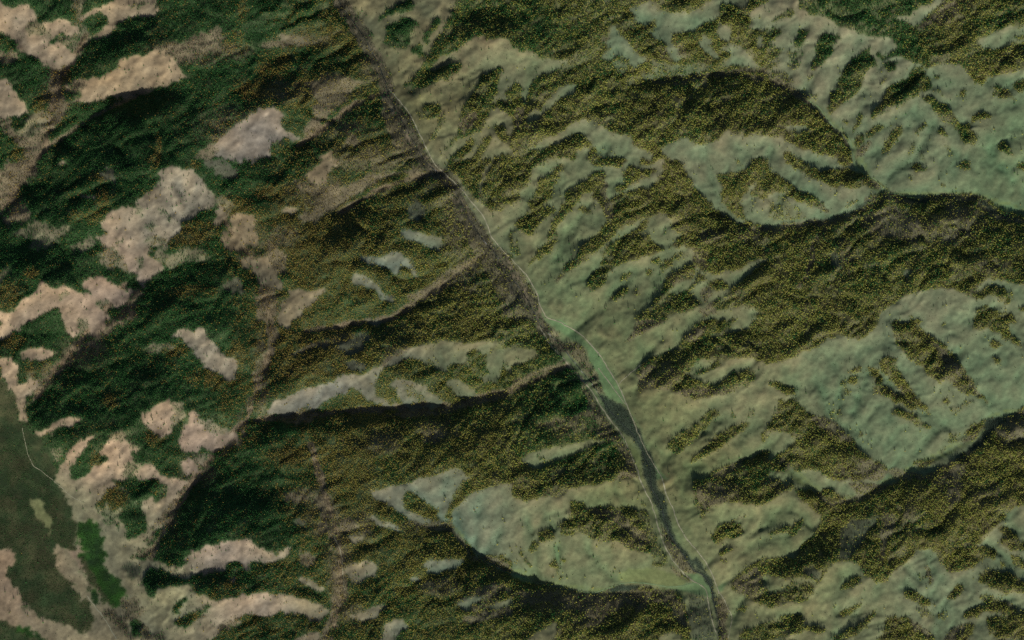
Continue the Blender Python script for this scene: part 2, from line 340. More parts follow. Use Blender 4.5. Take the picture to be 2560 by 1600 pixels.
(2,2): ('G', """
F 0,0 22,0 24,10 30,16 36,22 42,30 47,36 44,40 40,43 30,46 20,50 8,58 0,62 0,66 10,60 22,54 34,46 44,42 50,40 58,44 62,48 66,56 70,64 76,76 84,88 92,98 100,106 104,112 98,116 88,115 84,112 74,113 60,117 44,120 30,122 18,126 8,133 14,138 24,141 32,139 40,136 50,131 60,126 70,122 80,118 92,116 104,114 110,120 114,130 118,140 120,151 0,151
F 0,60 20,50 44,41 60,46 80,84 100,108 80,116 40,120 10,134 20,142 60,126 104,114 118,140 120,151 0,151
G 0,25 8,26 16,27 22,30 24,33 20,36 12,40 4,44 0,44
G 8,133 16,126 30,122 46,120 60,117 76,113 85,113 84,118 76,120 66,124 56,128 46,132 40,136 32,138 24,141 14,138
P 24,127 32,131 40,134 34,137 26,131
S 0,58 20,49 42,41 50,38 46,44 34,48 20,54 0,66
S 62,50 72,66 84,86 98,106 104,114 90,116 80,108 84,100 74,90 64,92 50,96 30,100 20,104 24,98 40,94 56,92 68,86 72,78 68,68
S 96,151 106,140 104,128 96,118 104,114 112,124 118,140 120,151
S 107,21 112,14 116,6 119,0 146,0 140,4 132,8 122,14 114,19
F 118,50 124,40 130,36 140,34 152,31 156,28 160,20 166,15 172,8 178,0 212,0 208,6 200,10 190,14 184,15 192,16 202,14 214,10 224,6 230,0 242,0 242,42 232,38 226,36 214,36 204,38 196,40 190,46 182,50 176,53 172,50 174,42 184,39 190,39 182,36 174,40 168,46 164,52 172,56 182,60 192,62 200,56 208,51 216,49 228,48 230,56 222,62 212,66 202,70 190,72 180,75 168,74 160,68 152,68 140,66 126,64 120,68 117,66 121,58
S 118,52 128,42 136,44 130,54 134,62 150,64 164,66 176,64 190,64 184,70 168,72 152,67 130,63 120,64
S 164,16 174,8 184,4 182,12 176,18 168,22
G 168,50 172,43 182,39 192,39 186,45 178,51
G 184,15 196,16 210,11 220,2 224,4 214,10 200,14 190,18
F 147,120 152,112 160,106 168,102 178,97 184,90 188,86 194,86 197,89 192,94 184,102 176,108 168,116 160,124 154,126 148,122
F 168,134 178,126 186,116 196,108 206,100 212,99 220,96 226,97 224,103 216,108 206,114 196,122 186,126 176,132 170,136
P 206,86 209,88 214,94 208,93
P 220,90 226,84 230,88 224,93
F 236,108 242,102 242,110 236,116
F 182,151 196,140 206,136 216,133 226,132 236,126 242,124 242,151
S 184,150 200,140 212,134 222,132 214,140 200,148
B 33,0 46,0 56,8 64,14 72,22 78,28 84,36 90,46 100,60 108,78 116,92 122,102 130,125 138,140 148,151 136,151 136,140 128,120 122,104 114,90 108,80 100,78 92,74 88,70 84,64 82,54 78,46 74,38 72,30 68,26 60,20 50,14 40,6
S 22,0 33,4 44,12 50,22 56,20 66,24 71,34 76,44 82,52 84,60 86,68 82,70 76,62 70,52 62,40 52,30 40,18
B 36,14 42,16 48,24 50,28 44,26 38,20
N 48,38 54,40 58,46 66,54 72,62 68,60 60,50 52,44
W 84,70 90,73 96,77 104,80 110,86 114,94 119,102 122,108 126,120 132,128 136,138 137,151 126,151 123,138 122,125 118,118 112,110 104,106 98,98 92,92 88,84 84,76
O 108,114 116,120 121,128 122,140 124,151 120,151 116,138 112,124
"""),
(3,2): ('G', """
F 0,0 102,0 104,4 98,10 92,16 86,19 80,18 72,14 66,14 58,18 50,22 44,26 36,30 26,33 18,37 8,40 0,41
F 116,4 122,1 128,3 132,3 136,0 144,0 143,5 138,4 146,9 152,14 158,18 166,22 170,28 174,32 178,38 184,44 188,50 194,58 200,67 206,74 211,79 206,77 198,73 190,70 182,66 175,62 173,58 168,57 162,60 158,58 152,52 146,46 140,42 134,38 128,32 126,26 119,19 118,13
S 152,18 164,24 176,38 186,50 196,64 206,76 196,70 186,58 172,46 160,32
F 196,0 236,0 228,5 226,10 230,15 238,21 238,24 232,23 224,18 220,12 210,9 198,9 192,7
F 209,22 214,19 220,24 214,27 208,25
F 211,33 218,38 219,42 214,41
F 164,3 168,1 167,5 164,5
F 75,50 80,46 88,44 86,48 80,51
F 76,54 84,54 82,60 75,60
P 70,56 73,55 71,60 78,66 77,72 70,71 68,62
P 60,84 68,86 70,92 66,98 60,92
F 92,44 104,46 108,53 108,62 116,66 124,72 130,76 138,80 142,82 134,84 128,80 120,79 117,74 110,71 104,69 99,66 102,60 100,54
F 104,38 112,34 120,38 122,46 128,56 134,64 140,72 146,78 152,86 156,92 150,90 144,84 136,80 128,72 122,64 114,54 107,46
F 115,86 122,84 132,86 139,90 144,95 150,99 156,103 148,101 141,102 138,96 130,94 122,91
F 166,74 170,73 172,79 166,80
P 174,82 180,83 188,76 196,76 186,84 178,91 174,86
F 186,106 192,101 198,97 206,93 207,98 202,106 198,113 190,110
P 170,108 184,106 198,113 184,116 172,116
P 164,124 168,118 170,122 165,127
F 140,135 150,132 158,132 160,135 148,139 140,139
F 86,110 89,104 90,108
F 0,58 8,57 14,61 20,64 25,66 25,71 20,71 12,68 8,64 0,61
F 8,74 16,77 24,74 30,80 38,88 46,91 56,93 64,98 70,104 78,110 84,116 88,124 96,130 106,135 114,140 110,151 60,151 50,143 38,140 28,142 16,138 8,128 16,124 24,118 26,114 18,106 4,106 0,100 6,90 10,84
S 40,90 56,93 66,98 74,108 82,116 76,116 64,108 52,104 42,98
S 84,130 96,132 114,142 110,151 92,151 86,142
G 0,112 8,106 16,107 20,112 26,115 20,120 10,124 0,128
F 0,134 10,126 16,130 24,140 14,144 0,142
G 14,145 30,142 44,142 54,146 60,151 14,151
F 242,82 236,88 226,92 218,94 210,93 207,100 204,110 198,118 188,126 178,131 168,138 156,144 146,147 136,151 242,151
S 242,84 230,92 214,94 206,108 198,118 186,128 172,134 160,142 148,147 120,140 112,142 124,151 152,150 168,140 182,133 196,124 206,114 214,102 226,98 242,90
W 206,94 216,92 228,94 216,102 206,114 196,122 184,128 174,134 182,128 196,116 204,106
S 166,144 180,136 190,134 184,148 172,151
S 214,104 236,92 242,92 242,112 230,120 220,116
"""),
(0,3): ('G', """
H 0,0 52,0 60,12 65,22 70,36 70,52 70,66 64,68 52,62 50,66 52,76 56,90 62,95 68,98 72,108 78,116 82,116 86,124 88,134 88,142 80,144 68,140 54,134 42,130 34,125 24,120 20,116 18,106 10,100 5,92 6,86 12,80 14,76 12,68 8,65 0,66
O 27,17 34,18 40,24 43,32 47,36 48,42 49,50 49,54 46,46 42,40 36,36 32,32 30,26
H 0,133 6,134 12,138 20,140 28,143 36,148 44,151 0,151
E 12,138 20,140 28,143 36,148 40,151 24,150 14,144
F 87,24 94,18 102,10 112,7 120,14 126,20 134,26 138,34 140,42 140,48 132,52 126,56 122,60 118,58 120,46 112,36 118,30 108,26 100,24 92,30
F 108,46 112,40 120,32 116,40 110,50
P 90,26 108,26 116,32 108,40 100,44 96,34
F 163,118 172,112 180,108 176,116 170,122 168,128 163,126
F 161,137 170,130 180,124 192,121 198,118 204,120 196,124 188,132 178,138 170,138
P 120,82 123,88 123,96 120,90
F 230,128 242,127 242,151 196,151 206,146 214,138
S 210,136 222,128 230,129 218,138 206,148
F 102,0 150,0 158,4 160,10 156,18 150,22 146,18 138,18 134,24 126,20 118,10 108,4
G 136,20 144,17 150,22 154,24 148,30 142,34 138,28
S 178,0 172,10 162,22 154,32 146,40 140,52 138,62 150,56 148,46 156,40 164,26 172,16 184,4
F 180,0 242,0 242,58 232,56 226,56 218,58 208,57 204,62 192,63 184,67 176,74 174,80 160,80 148,79 136,80 132,76 120,74 126,70 136,62 148,54 158,42 162,30 172,16
S 134,64 144,60 142,70 130,76 124,74
R 118,78 126,77 132,82 130,94 124,96
F 136,92 144,84 150,83 158,88 166,92 180,91 196,89 206,84 214,80 228,74 228,80 232,84 242,76 242,108 228,109 216,112 208,115 200,112 190,108 178,100 170,100 160,98 152,104 148,110 140,113 136,108 140,100
G 216,92 224,90 224,96 216,96
E 72,42 76,40 84,38 88,40 94,44 95,52 98,58 99,66 99,76 95,80 102,84 108,88 112,94 115,100 119,104 119,110 114,116 106,120 98,118 97,110 92,106 82,100 77,90 74,80 72,72 74,68 72,56
H 73,72 78,72 84,84 92,96 100,108 104,118 98,118 96,110 90,104 82,98 78,90
E 82,102 92,107 95,112 92,120 84,112
N 64,68 72,66 74,60 72,50 76,56 75,66 80,69 73,70 76,78 80,84 80,94 84,100 90,102 96,108 94,112 88,103 81,98 78,90 75,82 70,74
S 115,114 122,113 132,114 135,122 133,130 126,134 118,130 112,122
S 94,126 104,124 116,132 122,140 126,151 118,148 108,134 98,130
F 122,136 132,134 136,144 134,150 126,146
S 132,134 140,138 144,148 138,151 130,146
S 144,148 150,142 156,144 157,151 142,151
P 16,124 24,120 28,124 20,128
"""),
(1,3): ('F', """
G 0,60 6,62 10,66 16,70 20,70 26,66 32,62 34,62 30,70 24,74 16,76 6,79 0,78
G 40,94 46,92 54,96 62,98 66,100 62,103 55,104 48,100 43,97
G 0,106 8,105 18,107 24,110 32,107 40,110 48,114 56,116 66,118 68,124 64,132 60,134 54,132 46,130 38,126 30,124 24,126 16,129 8,130 0,129
G 44,146 52,142 60,144 60,151 36,151
G 108,9 118,8 128,6 140,4 150,0 196,0 190,8 186,14 184,22 182,28 178,34 184,38 174,39 170,33 174,30 168,26 162,22 156,18 150,12 146,8 142,9 140,16 138,20 140,26 148,30 156,34 164,38 166,41 158,41 148,38 142,34 134,30 128,24 122,22 116,18 109,17
F 142,9 147,8 152,14 160,21 168,27 174,31 168,38 160,34 152,30 140,25 137,20
G 106,34 112,34 118,38 126,40 132,42 138,46 134,50 128,47 120,45 114,42 110,38
F 196,0 242,0 242,2 226,5 214,7 202,14 194,22 188,28 184,24 186,14 190,6
G 242,2 228,4 218,7 208,10 200,16 194,22 188,28 184,36 186,46 190,52 196,56 202,62 204,68 208,73 214,74 220,72 230,71 238,74 242,78
G 88,80 98,76 110,76 114,82 114,88 108,90 102,96 96,98 90,98 86,92 84,84
G 158,80 166,76 174,76 186,75 196,75 198,78 192,82 184,85 174,88 168,89 162,87 160,83
G 88,128 98,126 108,122 116,118 122,116 125,119 118,124 114,130 108,133 100,134 92,131
G 118,151 120,140 126,134 134,131 140,134 146,139 138,142 134,146 130,151
G 190,116 198,112 208,110 218,110 212,114 204,118 200,124 194,122
G 218,120 228,115 238,114 242,112 242,116 236,120 228,122 222,122
G 144,92 154,92 156,95 148,96
G 88,54 96,50 102,56 96,60 90,60
S 54,14 66,14 72,30 66,40 74,50 82,66 84,90 88,106 82,118 76,134 68,151 60,151 68,130 74,110 70,92 76,78 78,66 68,52 58,50 62,38 58,26
S 148,39 164,42 172,40 184,42 186,50 170,48 150,44
S 200,72 215,74 230,74 242,84 242,90 228,80 214,78 204,78
S 190,130 215,125 242,120 242,128 220,132 200,136
S 40,68 52,68 60,76 52,82 42,78
S 78,38 90,36 98,44 88,50 80,46
R 36,36 44,34 48,42 40,46
S 28,12 44,12 50,18 40,22 28,20
S 206,104 224,96 236,100 242,106 226,110 212,110
"""),
(2,3): ('G', """
F 0,0 100,0 88,2 78,4 66,6 56,8 46,12 38,15 28,16 20,18 14,21 6,19 0,16
F 46,50 48,40 54,33 55,24 52,21 60,20 66,23 72,26 84,26 96,26 106,25 114,28 120,29 127,30 130,36 132,44 135,52 138,60 142,66 146,74 148,80 140,82 132,80 134,76 132,70 128,70 120,68 112,65 106,60 98,57 90,58 84,60 80,57 72,53 66,49 58,52 50,52
S 70,26 90,27 104,30 112,42 124,50 130,60 124,64 112,52 98,40 80,34
P 118,30 128,32 134,50 140,64 148,80 136,80 130,66 126,48
F 24,50 30,48 36,46 40,50 39,56 30,59 25,56
F 16,64 20,58 26,60 24,66 16,70
F 7,70 11,66 12,72 7,74
F 10,74 14,76 18,82 22,88 18,86 11,78
P 3,76 8,75 5,80
F 35,80 40,75 43,80 44,84 36,82
F 46,75 51,74 51,78 46,77
F 93,63 97,61 96,65 93,65
P 97,84 102,90 102,92 97,86
F 121,22 124,20 126,25 122,25
F 133,80 138,79 136,83
P 42,84 46,92 46,96 42,92
S 148,80 156,84 164,92 172,98 164,96 154,90
F 0,90 6,94 12,98 22,97 32,98 42,100 54,103 66,106 76,108 84,108 92,103 100,100 112,99 124,102 140,104 152,104 158,108 160,114 164,122 166,132 168,142 168,151 0,151
G 14,151 22,145 32,138 42,134 44,140 40,146 40,151
G 138,151 144,145 154,144 160,148 160,151
S 4,104 40,106 80,110 120,108 152,108 162,120 166,140 156,134 150,122 138,116 128,120 118,126 112,116 98,124 90,132 78,140 70,140 66,126 50,122 30,116 10,118
W 92,104 104,100 120,100 116,104 104,106 94,108
F 172,0 206,0 242,0 242,22 232,24 222,23 212,21 202,21 194,24 186,30 178,36 180,30 174,28 173,20 171,8
S 174,6 184,2 200,6 204,14 196,20 184,28 176,28
F 190,48 196,42 206,40 214,42 219,46 218,50 210,54 202,56 194,60 190,58 193,52
S 196,44 210,40 216,38 224,32 214,37 206,40
F 195,68 202,65 210,65 204,69 197,71
F 197,76 202,74 204,78 198,79
F 208,102 210,94 218,88 228,80 236,74 242,73 242,120 230,116 218,110 212,106
S 210,96 220,90 232,82 236,92 228,102 220,108 212,104
G 236,92 242,90 242,104 238,100
F 214,122 222,119 220,126 212,125
F 220,142 230,138 242,135 242,151 214,150
W 126,0 136,0 138,10 144,14 145,20 147,30 150,40 152,50 156,58 162,64 168,72 170,78 174,84 182,88 188,92 190,98 190,104 194,112 200,120 204,130 202,140 204,151 196,151 194,140 192,125 189,112 188,104 184,98 180,90 172,86 166,78 160,70 154,62 148,52 144,44 140,36 138,28 134,22 132,14
W 170,77 175,72 180,80 184,88 176,84
S 140,40 148,52 156,64 164,74 170,84 176,88 170,90 160,84 150,72 144,60 142,50
S 192,110 200,112 206,124 202,140 204,151 197,151 194,130
O 102,90 110,85 132,83 150,88 166,96 160,102 140,100 112,98 100,96
B 166,90 174,88 180,92 184,98 188,104 188,110 180,110 172,108 166,106 152,103 130,99 112,97 120,97 140,100 156,102 166,98 172,97
R 168,110 186,112 189,125 192,151 170,151 166,130
B 192,102 204,96 198,106
B 40,62 43,62 44,76 42,76
B 0,88 8,92 20,96 14,97 6,94 0,92
"""),
(3,3): ('G', """
F 0,0 10,0 16,6 24,2 24,8 14,12 6,18 0,22
F 27,13 32,9 40,9 46,12 52,10 58,9 66,12 74,18 80,20 88,18 96,14 104,8 112,4 122,3 122,0 242,0 242,24 232,26 224,34 218,40 210,48 206,54 202,60 196,63 206,64 214,66 218,70 214,74 206,74 198,78 192,84 184,86 176,87 170,86 166,80 160,74 158,68 150,65 140,66 136,72 130,80 122,84 116,90 110,97 102,96 94,92 90,86 86,80 78,77 66,77 58,78 56,84 50,94 46,98 40,94 30,93 20,95 12,92 0,90 0,74 12,73 26,74 30,68 36,60 44,52 48,44 50,34 42,29 38,24 32,20
R 70,45 80,38 92,36 106,34 100,44 92,54 84,66 76,76 66,74 68,60
S 108,30 120,34 118,50 112,60 108,76 105,60
S 78,2 112,4 104,8 94,15 84,20 76,17 64,10
S 172,0 184,0 180,20 172,24 168,14
G 50,0 72,0 78,6 84,14 80,18 64,10 56,8
R 32,84 42,80 50,86 48,96 38,92
F 19,44 26,40 33,38 33,42 28,49 22,53 16,50 4,52 1,50 10,48
F 0,110 10,106 18,101 22,96 30,98 38,96 43,100 44,106 38,112 32,116 26,117 16,114 6,119 0,121
F 72,100 76,92 82,90 88,92 80,100 74,104 67,104
F 67,126 74,122 82,118 89,115 87,120 80,126 72,129
F 62,148 74,143 84,138 92,132 98,126 103,121 102,125 96,134 90,142 80,148 70,151 62,151
F 0,135 12,130 22,128 32,128 33,134 30,140 40,138 50,137 56,142 48,144 38,143 28,146 16,148 0,150
F 108,146 112,134 118,128 122,130 130,129 138,134 146,140 158,149 160,151 104,151
S 132,130 146,139 158,148 150,150 138,140
F 129,106 134,103 142,108 150,113 154,118 148,120 140,116 132,112
F 170,112 174,104 178,98 186,100 182,108 176,114
F 145,128 152,126 156,132 148,131
P 142,88 150,92 148,94 144,95
P 140,122 150,122 158,132 150,132
P 162,128 168,126 166,134 162,132
F 199,90 206,86 216,86 226,88 236,92 242,96 242,106 232,106 224,108 214,104 206,100 200,96
F 199,110 206,107 214,111 222,116 230,122 236,124 228,128 216,126 206,124 198,128 190,132 186,128 192,122 200,118 206,118 202,114
F 206,131 216,130 228,128 242,124 242,151 212,149 208,140
F 168,151 176,142 190,136 196,136 192,146 186,151
S 168,151 176,140 188,136 184,146 176,151
F 218,56 226,54 234,58 242,60 242,66 230,66 222,62
F 214,44 224,44 234,52 238,58 226,54
F 228,70 236,73 242,78 242,84 232,80
F 220,76 224,80 221,84
S 148,82 154,84 156,96 152,100 150,90
S 210,110 222,114 240,124 232,122
"""),
}
# lone trees standing clear in the open: sheet, then points
LONE = {
(0,0): "108,85 130,80 135,74 149,72 136,62 118,66 113,64 119,69 92,91 99,75 94,75 160,64 162,68 166,66 161,58 157,52 154,79 117,57 122,66 142,84 6,22 16,18 32,22 40,33 30,22 42,46 46,43 42,40 55,45 51,58 58,54 36,50 64,45 61,25 68,24 9,91 7,80 104,9 96,8 140,3 122,5 127,4 132,5 147,7",
(1,0): "100,10 104,14 135,67 155,90 165,89 184,95 219,56 201,63 213,47 189,105 182,106 172,118 164,132 175,146 174,143 237,75 234,69 134,50 124,52 196,81 175,88 237,56 202,83 193,100 220,46",
(2,0): "5,64 12,65 23,68 24,72 65,84 103,128 86,141 88,141 94,143 93,46 96,51 104,53 218,62 224,63 243,11 218,132 222,137 234,17 239,8 198,62 229,138 151,49",
(3,0): "22,41 30,25 26,40 57,24 88,39 80,49 97,91 91,93 130,108 121,112 131,66 138,15 130,19 107,68 106,80 66,64 68,69 172,78 168,82 178,91 184,95 172,95 213,122 214,124 232,98 240,127 239,142 203,138 195,130 227,141 153,132 142,142 144,140 151,143 116,119 71,122 36,108 224,137 240,31 219,37 230,132 233,130 34,124 31,150 11,138",
(0,1): "107,55 114,56 123,57 119,66 111,65 124,75 122,82 150,105 140,46 155,13 163,13 174,15 178,21 186,23 162,34 170,31 176,24 148,25 152,33 160,27 167,43 158,39 171,41 166,50 163,44 179,33 176,39 190,33 192,30 188,45 155,20 148,36 142,38 163,26 172,35 175,30 212,48 206,46 220,55 202,54 234,58 227,60 224,67 235,68 230,79 236,77 240,67 240,78 215,78 210,79 228,76 238,84 237,100 243,96 36,127 40,126 37,143 80,139 82,141 53,126 77,135 92,118 24,137 33,124",
(1,1): "47,20 68,14 63,19 181,10 1,101 12,102 9,114 6,116 18,119 14,113 44,130 41,141 46,138 131,89 137,99 206,46 229,64 196,21 182,8 3,111 7,120 231,48 224,53",
(2,1): "54,79 63,82 46,34 59,85 56,89 48,96 44,96 134,68 145,65 145,68 144,70 126,69 130,71 177,7 172,13 163,4 188,6 190,9 227,38 238,39 237,47 228,43 230,40 227,49 232,49 61,129 65,128 82,133 89,138 88,141 110,140 116,141 137,122 135,120 141,115 140,108 95,106 74,124 53,103 39,44 78,46 58,102 119,121 118,127 31,117 35,116 28,118 37,111 56,122",
(3,1): "5,40 4,47 10,46 26,44 28,45 3,49 18,52 65,31 64,33 63,33 39,20 50,24 169,13 150,7 179,6 162,19 226,7 233,12 236,14 241,21 157,2 156,138 165,138 168,137 115,146 213,134 217,133 204,143 237,141 230,127 237,2 103,8 104,5 178,27 175,30 239,42",
(0,2): "193,32 196,34 140,97 145,94 150,102 155,99 166,90 163,85 149,88 153,94 156,98 138,92 160,104 210,114 205,109 194,104 204,106 187,95 182,125 190,130 184,97 186,91 175,103 118,137 110,121 104,116 68,145 66,134 71,124 33,60 68,11 72,13 42,31 56,43 112,137 123,115 130,118 103,139 114,130 9,38 28,65",
(1,2): "77,63 114,53 118,49 113,52 27,80 29,79 49,80 99,66 147,80 149,79 192,70 208,58 228,57 238,44 196,44 168,35 170,38 172,40 148,78 133,64 234,41 209,68",
(2,2): "82,35 53,86 145,82 156,86 143,95 136,120 144,3 152,10 156,10 143,19 149,27 149,28 148,145 165,79 215,130 205,132 233,47 208,86 225,85 210,91 224,92 229,86 6,37 4,36 97,3 155,100",
(3,2): "157,64 163,69 171,67 130,105 144,105 98,114 95,117 84,99 90,115 77,38 112,6 114,15 182,26 170,21 189,36 174,30 190,3 205,16 208,19 240,35 78,103 120,123 130,124 144,124 71,75 67,75 58,79 62,80 61,87 68,85 7,83 26,66 28,66 98,121 36,69 157,68 93,108 175,72 163,60 87,65",
(0,3): "192,79 190,68 195,67 214,66 201,71 182,84 187,82 167,83 160,83 162,86 185,73 172,81 78,27 72,10 85,12 93,13 118,146 4,106 12,112 16,109 9,125 8,126 193,142 190,136 200,134 176,143 152,96 132,80 150,114 144,117 192,115 100,41 105,38 96,32 110,43 141,27 40,135 24,97 178,74 208,64 170,90",
(1,3): "14,113 8,111 29,115 27,116 20,108 209,26 193,37 206,28 215,46 233,36 235,40 178,15 179,17 178,20 101,82 104,79 92,88 94,87 94,90 105,88 97,91 92,80 4,76 6,73 166,82 164,84 188,5 172,27 240,64 228,61 60,125 62,124 207,30 194,63",
(2,3): "44,34 36,38 10,44 8,38 80,63 80,62 77,73 77,72 45,59 40,63 44,67 41,60 69,92 96,88 102,88 97,84 104,94 94,92 52,92 52,93 38,93 39,92 13,87 12,85 4,63 0,68 76,103 77,102 178,36 155,20 245,55 184,49 235,56 234,66 230,127 232,130 141,28 120,15 119,18 114,19 120,11 147,147 102,2 110,4 46,84 48,88",
(3,3): "62,120 63,121 110,121 89,113 42,128 15,118 108,143 105,144 142,90 144,95 150,102 194,93 169,125 141,122 143,125 152,126 220,78 208,83 221,112 170,129 60,149 91,104 64,118 158,119 162,130",
}
# tracks: width in metres, tone, points given on sheets
TRACKS = [
 (5.0,'pale','east bank dirt track winding down the main valley', [((1,0),"126,84 130,89 134,94 142,102 148,112 154,126 160,138 166,151"),((1,1),"168,3 176,10 188,22 198,32 206,42 214,52 219,62 222,72 232,84"),((2,1),"0,94 8,102 16,112 23,124 27,138 33,150"),((2,2),"46,2 60,10 72,20 84,34 92,48 100,60 106,74 111,86 116,98 121,112 128,126 135,138 142,150"),((2,3),"146,14 152,26 156,40 164,54 176,68 186,82 192,96 196,108")]),
 (5.0,'pale','west bank pale footpath along the dark willow strip', [((2,2),"26,6 34,20 42,30 50,38 58,48 68,58 76,68 84,82 94,96 103,107 108,116 113,128 118,140 121,150"),((2,3),"122,2 128,14 134,28 138,44 144,62 152,76 160,86 168,94 176,98 184,104 186,116 188,128 191,140 196,151")]),
 (3.5,'pale','straight pale path crossing the bright valley meadow', [((2,2),"82,46 88,54 94,62 100,70 106,78 110,82")]),
 (4.0,'pale','winding pale path on the right bank at the bottom edge', [((2,3),"196,106 202,116 206,124 209,132 206,142 204,151")]),
 (4.5,'grass','light green path along the north-eastern brook', [((3,0),"30,86 42,97 50,103 56,112 64,121 72,128 78,136 81,151"),((3,1),"80,4 86,9 96,15 104,20 109,27 114,31 124,32 132,35 142,36 152,33 164,32")]),
 (9.0,'grass','broad green strip where the north-eastern brook opens out', [((3,0),"74,127 78,132 80,140 82,151"),((3,1),"82,0 84,6")]),
 (2.6,'pale','thin sandy path through the heath on the far left', [((0,2),"21,102 23,114 26,128 32,140 38,142 44,148 50,151"),((0,3),"52,2 62,12 70,18 80,22")]),
 (5.0,'pale','sandy track leaving the lower left plain', [((0,3),"82,110 88,118 94,126 100,134 106,144 110,151")]),
 (3.5,'pale','faint path climbing to the meadow above the spring', [((2,2),"100,62 108,54 116,47 122,42")]),
 (3.5,'pale','brown footpath along the hollow by the left corridor', [((1,3),"70,50 76,58 80,68 82,82 82,96 84,104")]),
 (4.5,'grass','green streamside lane crossing the lower valley', [((1,3),"200,60 206,70 212,76"),((2,3),"0,90 12,97 24,98 40,101 56,104 70,107 80,107 90,103 104,98 118,97 134,99 150,102 164,100 172,98")]),
]
STREAM = [((1,0),"78,0 86,12 94,24 104,38 112,54 118,66 122,76 124,88 130,100 140,118 150,136 158,151"),((1,1),"162,4 176,14 186,26 194,40 202,56 210,70 222,84 232,96 238,112 242,124"),((2,1),"0,112 10,124 18,138 24,150"),((2,2),"26,4 38,16 46,24 54,34 64,46 74,58 84,72 92,86 104,98 114,108 122,120 128,134 132,150"),((2,3),"131,6 138,18 143,32 147,46 154,60 164,74 172,86 184,92 188,102 191,116 196,132 200,150")]
# other valley floors on the whole map (242 x 151)
VALLEYS = [
 "80,0 85,6 88,11 91,17 93,22 96,30 99,35 103,40 107,44 110,49 113,55 116,59 120,64 124,70 127,76 131,81 135,85 139,89 142,95 147,103 150,108 152,115 155,122 158,130 164,136 168,140 170,146 172,152",
 "150,20 160,18 175,17 185,20 192,25 198,31 202,36 205,42 210,46 220,46 230,46 236,48 245,51",
 "210,46 202,50 196,52 186,53 178,54 170,50",
 "0,50 5,42 10,35 12,25 14,18 20,8",
 "10,35 22,27 32,22",
 "35,132 42,118 52,105 58,99 60,92 64,82 63,72 60,62 54,54 50,46",
 "30,66 22,76 14,86 8,94",
 "78,152 80,140 80,128 76,115 73,105",
 "165,139 152,140 140,140 128,138 118,134 111,131 106,124",
 "134,86 120,92 108,95 96,96 80,97 60,99",
 "114,60 108,64 100,70 92,75 84,76 72,78",
 "104,40 96,42 88,45 80,50",
 "92,21 84,24 76,30 70,34",
 "92,20 86,11 74,12 64,14",
 "245,97 236,98 228,104 215,111 205,117 196,119 188,112 184,108",
 "95,20 102,15 108,8 112,2",
 "0,100 8,110 14,118 18,130 26,140 34,148",
 "150,64 140,74 130,82",
 "222,154 222,142 220,130",
]
# quarter sheets (UL, UR, LL, LR) drawn 1389 x 868: gully lines, brown leafless patches, patches of golden trees
GULLIES = {
'UL': "480,500 510,560 490,590;420,480 470,570;540,480 500,580;400,600 380,700 350,760;330,210 260,250;110,110 150,190;40,60 80,150;1250,130 1180,190 1110,240;1300,180 1200,230;1240,40 1170,110 1080,200;1100,100 1060,160;440,430 420,390 400,330;330,420 290,350 260,300",
'UR': "800,60 750,190;850,70 790,240;940,100 860,260;1015,145 945,250;1100,190 1050,260;1090,320 975,415;1150,320 1090,425 1020,470;1205,345 1195,440;1290,400 1380,520;600,390 660,430;517,400 550,520 590,580;218,396 240,520 262,560;115,490 35,600;212,545 143,630 115,700;345,600 258,690 200,760;400,715 370,800;60,170 40,270;330,30 380,60;480,200 560,190;700,400 680,480 640,560;1300,200 1240,260;770,440 720,560",
'LL': "1300,470 1290,560 1280,630;1370,500 1340,600 1300,640;1230,480 1240,560 1270,620;880,170 840,230;820,190 790,250;1100,440 1170,510 1210,550;1210,420 1190,500;330,340 300,420 220,470;560,270 580,340;440,260 420,320;600,70 640,140;1180,70 1220,150 1260,210;1350,80 1330,180;620,610 560,670;740,740 700,800",
'LR': "1130,640 1130,720 1150,800 1150,868;1060,660 1120,720;1200,650 1140,730;1070,710 1140,790;1220,700 1155,790;900,700 880,760 870,868;990,720 960,760 890,830;940,780 880,800;720,520 680,560 600,600;800,560 720,585 640,600;830,600 780,620 680,690;860,100 890,150 885,240;760,170 780,220;830,170 860,240 900,290;1000,150 1100,240 1180,290;960,140 930,230 900,290;1200,100 1250,190 1300,230;560,260 490,320 430,360;650,290 560,350 490,390;700,330 600,400;120,580 125,660 125,700;30,530 60,590 60,690;90,520 110,560;200,620 260,690 290,710;450,60 390,130 330,190;400,50 340,120;1320,520 1389,600;1280,600 1389,680;1050,30 1090,120;1150,300 1080,370;640,720 600,800;780,800 700,868",
}
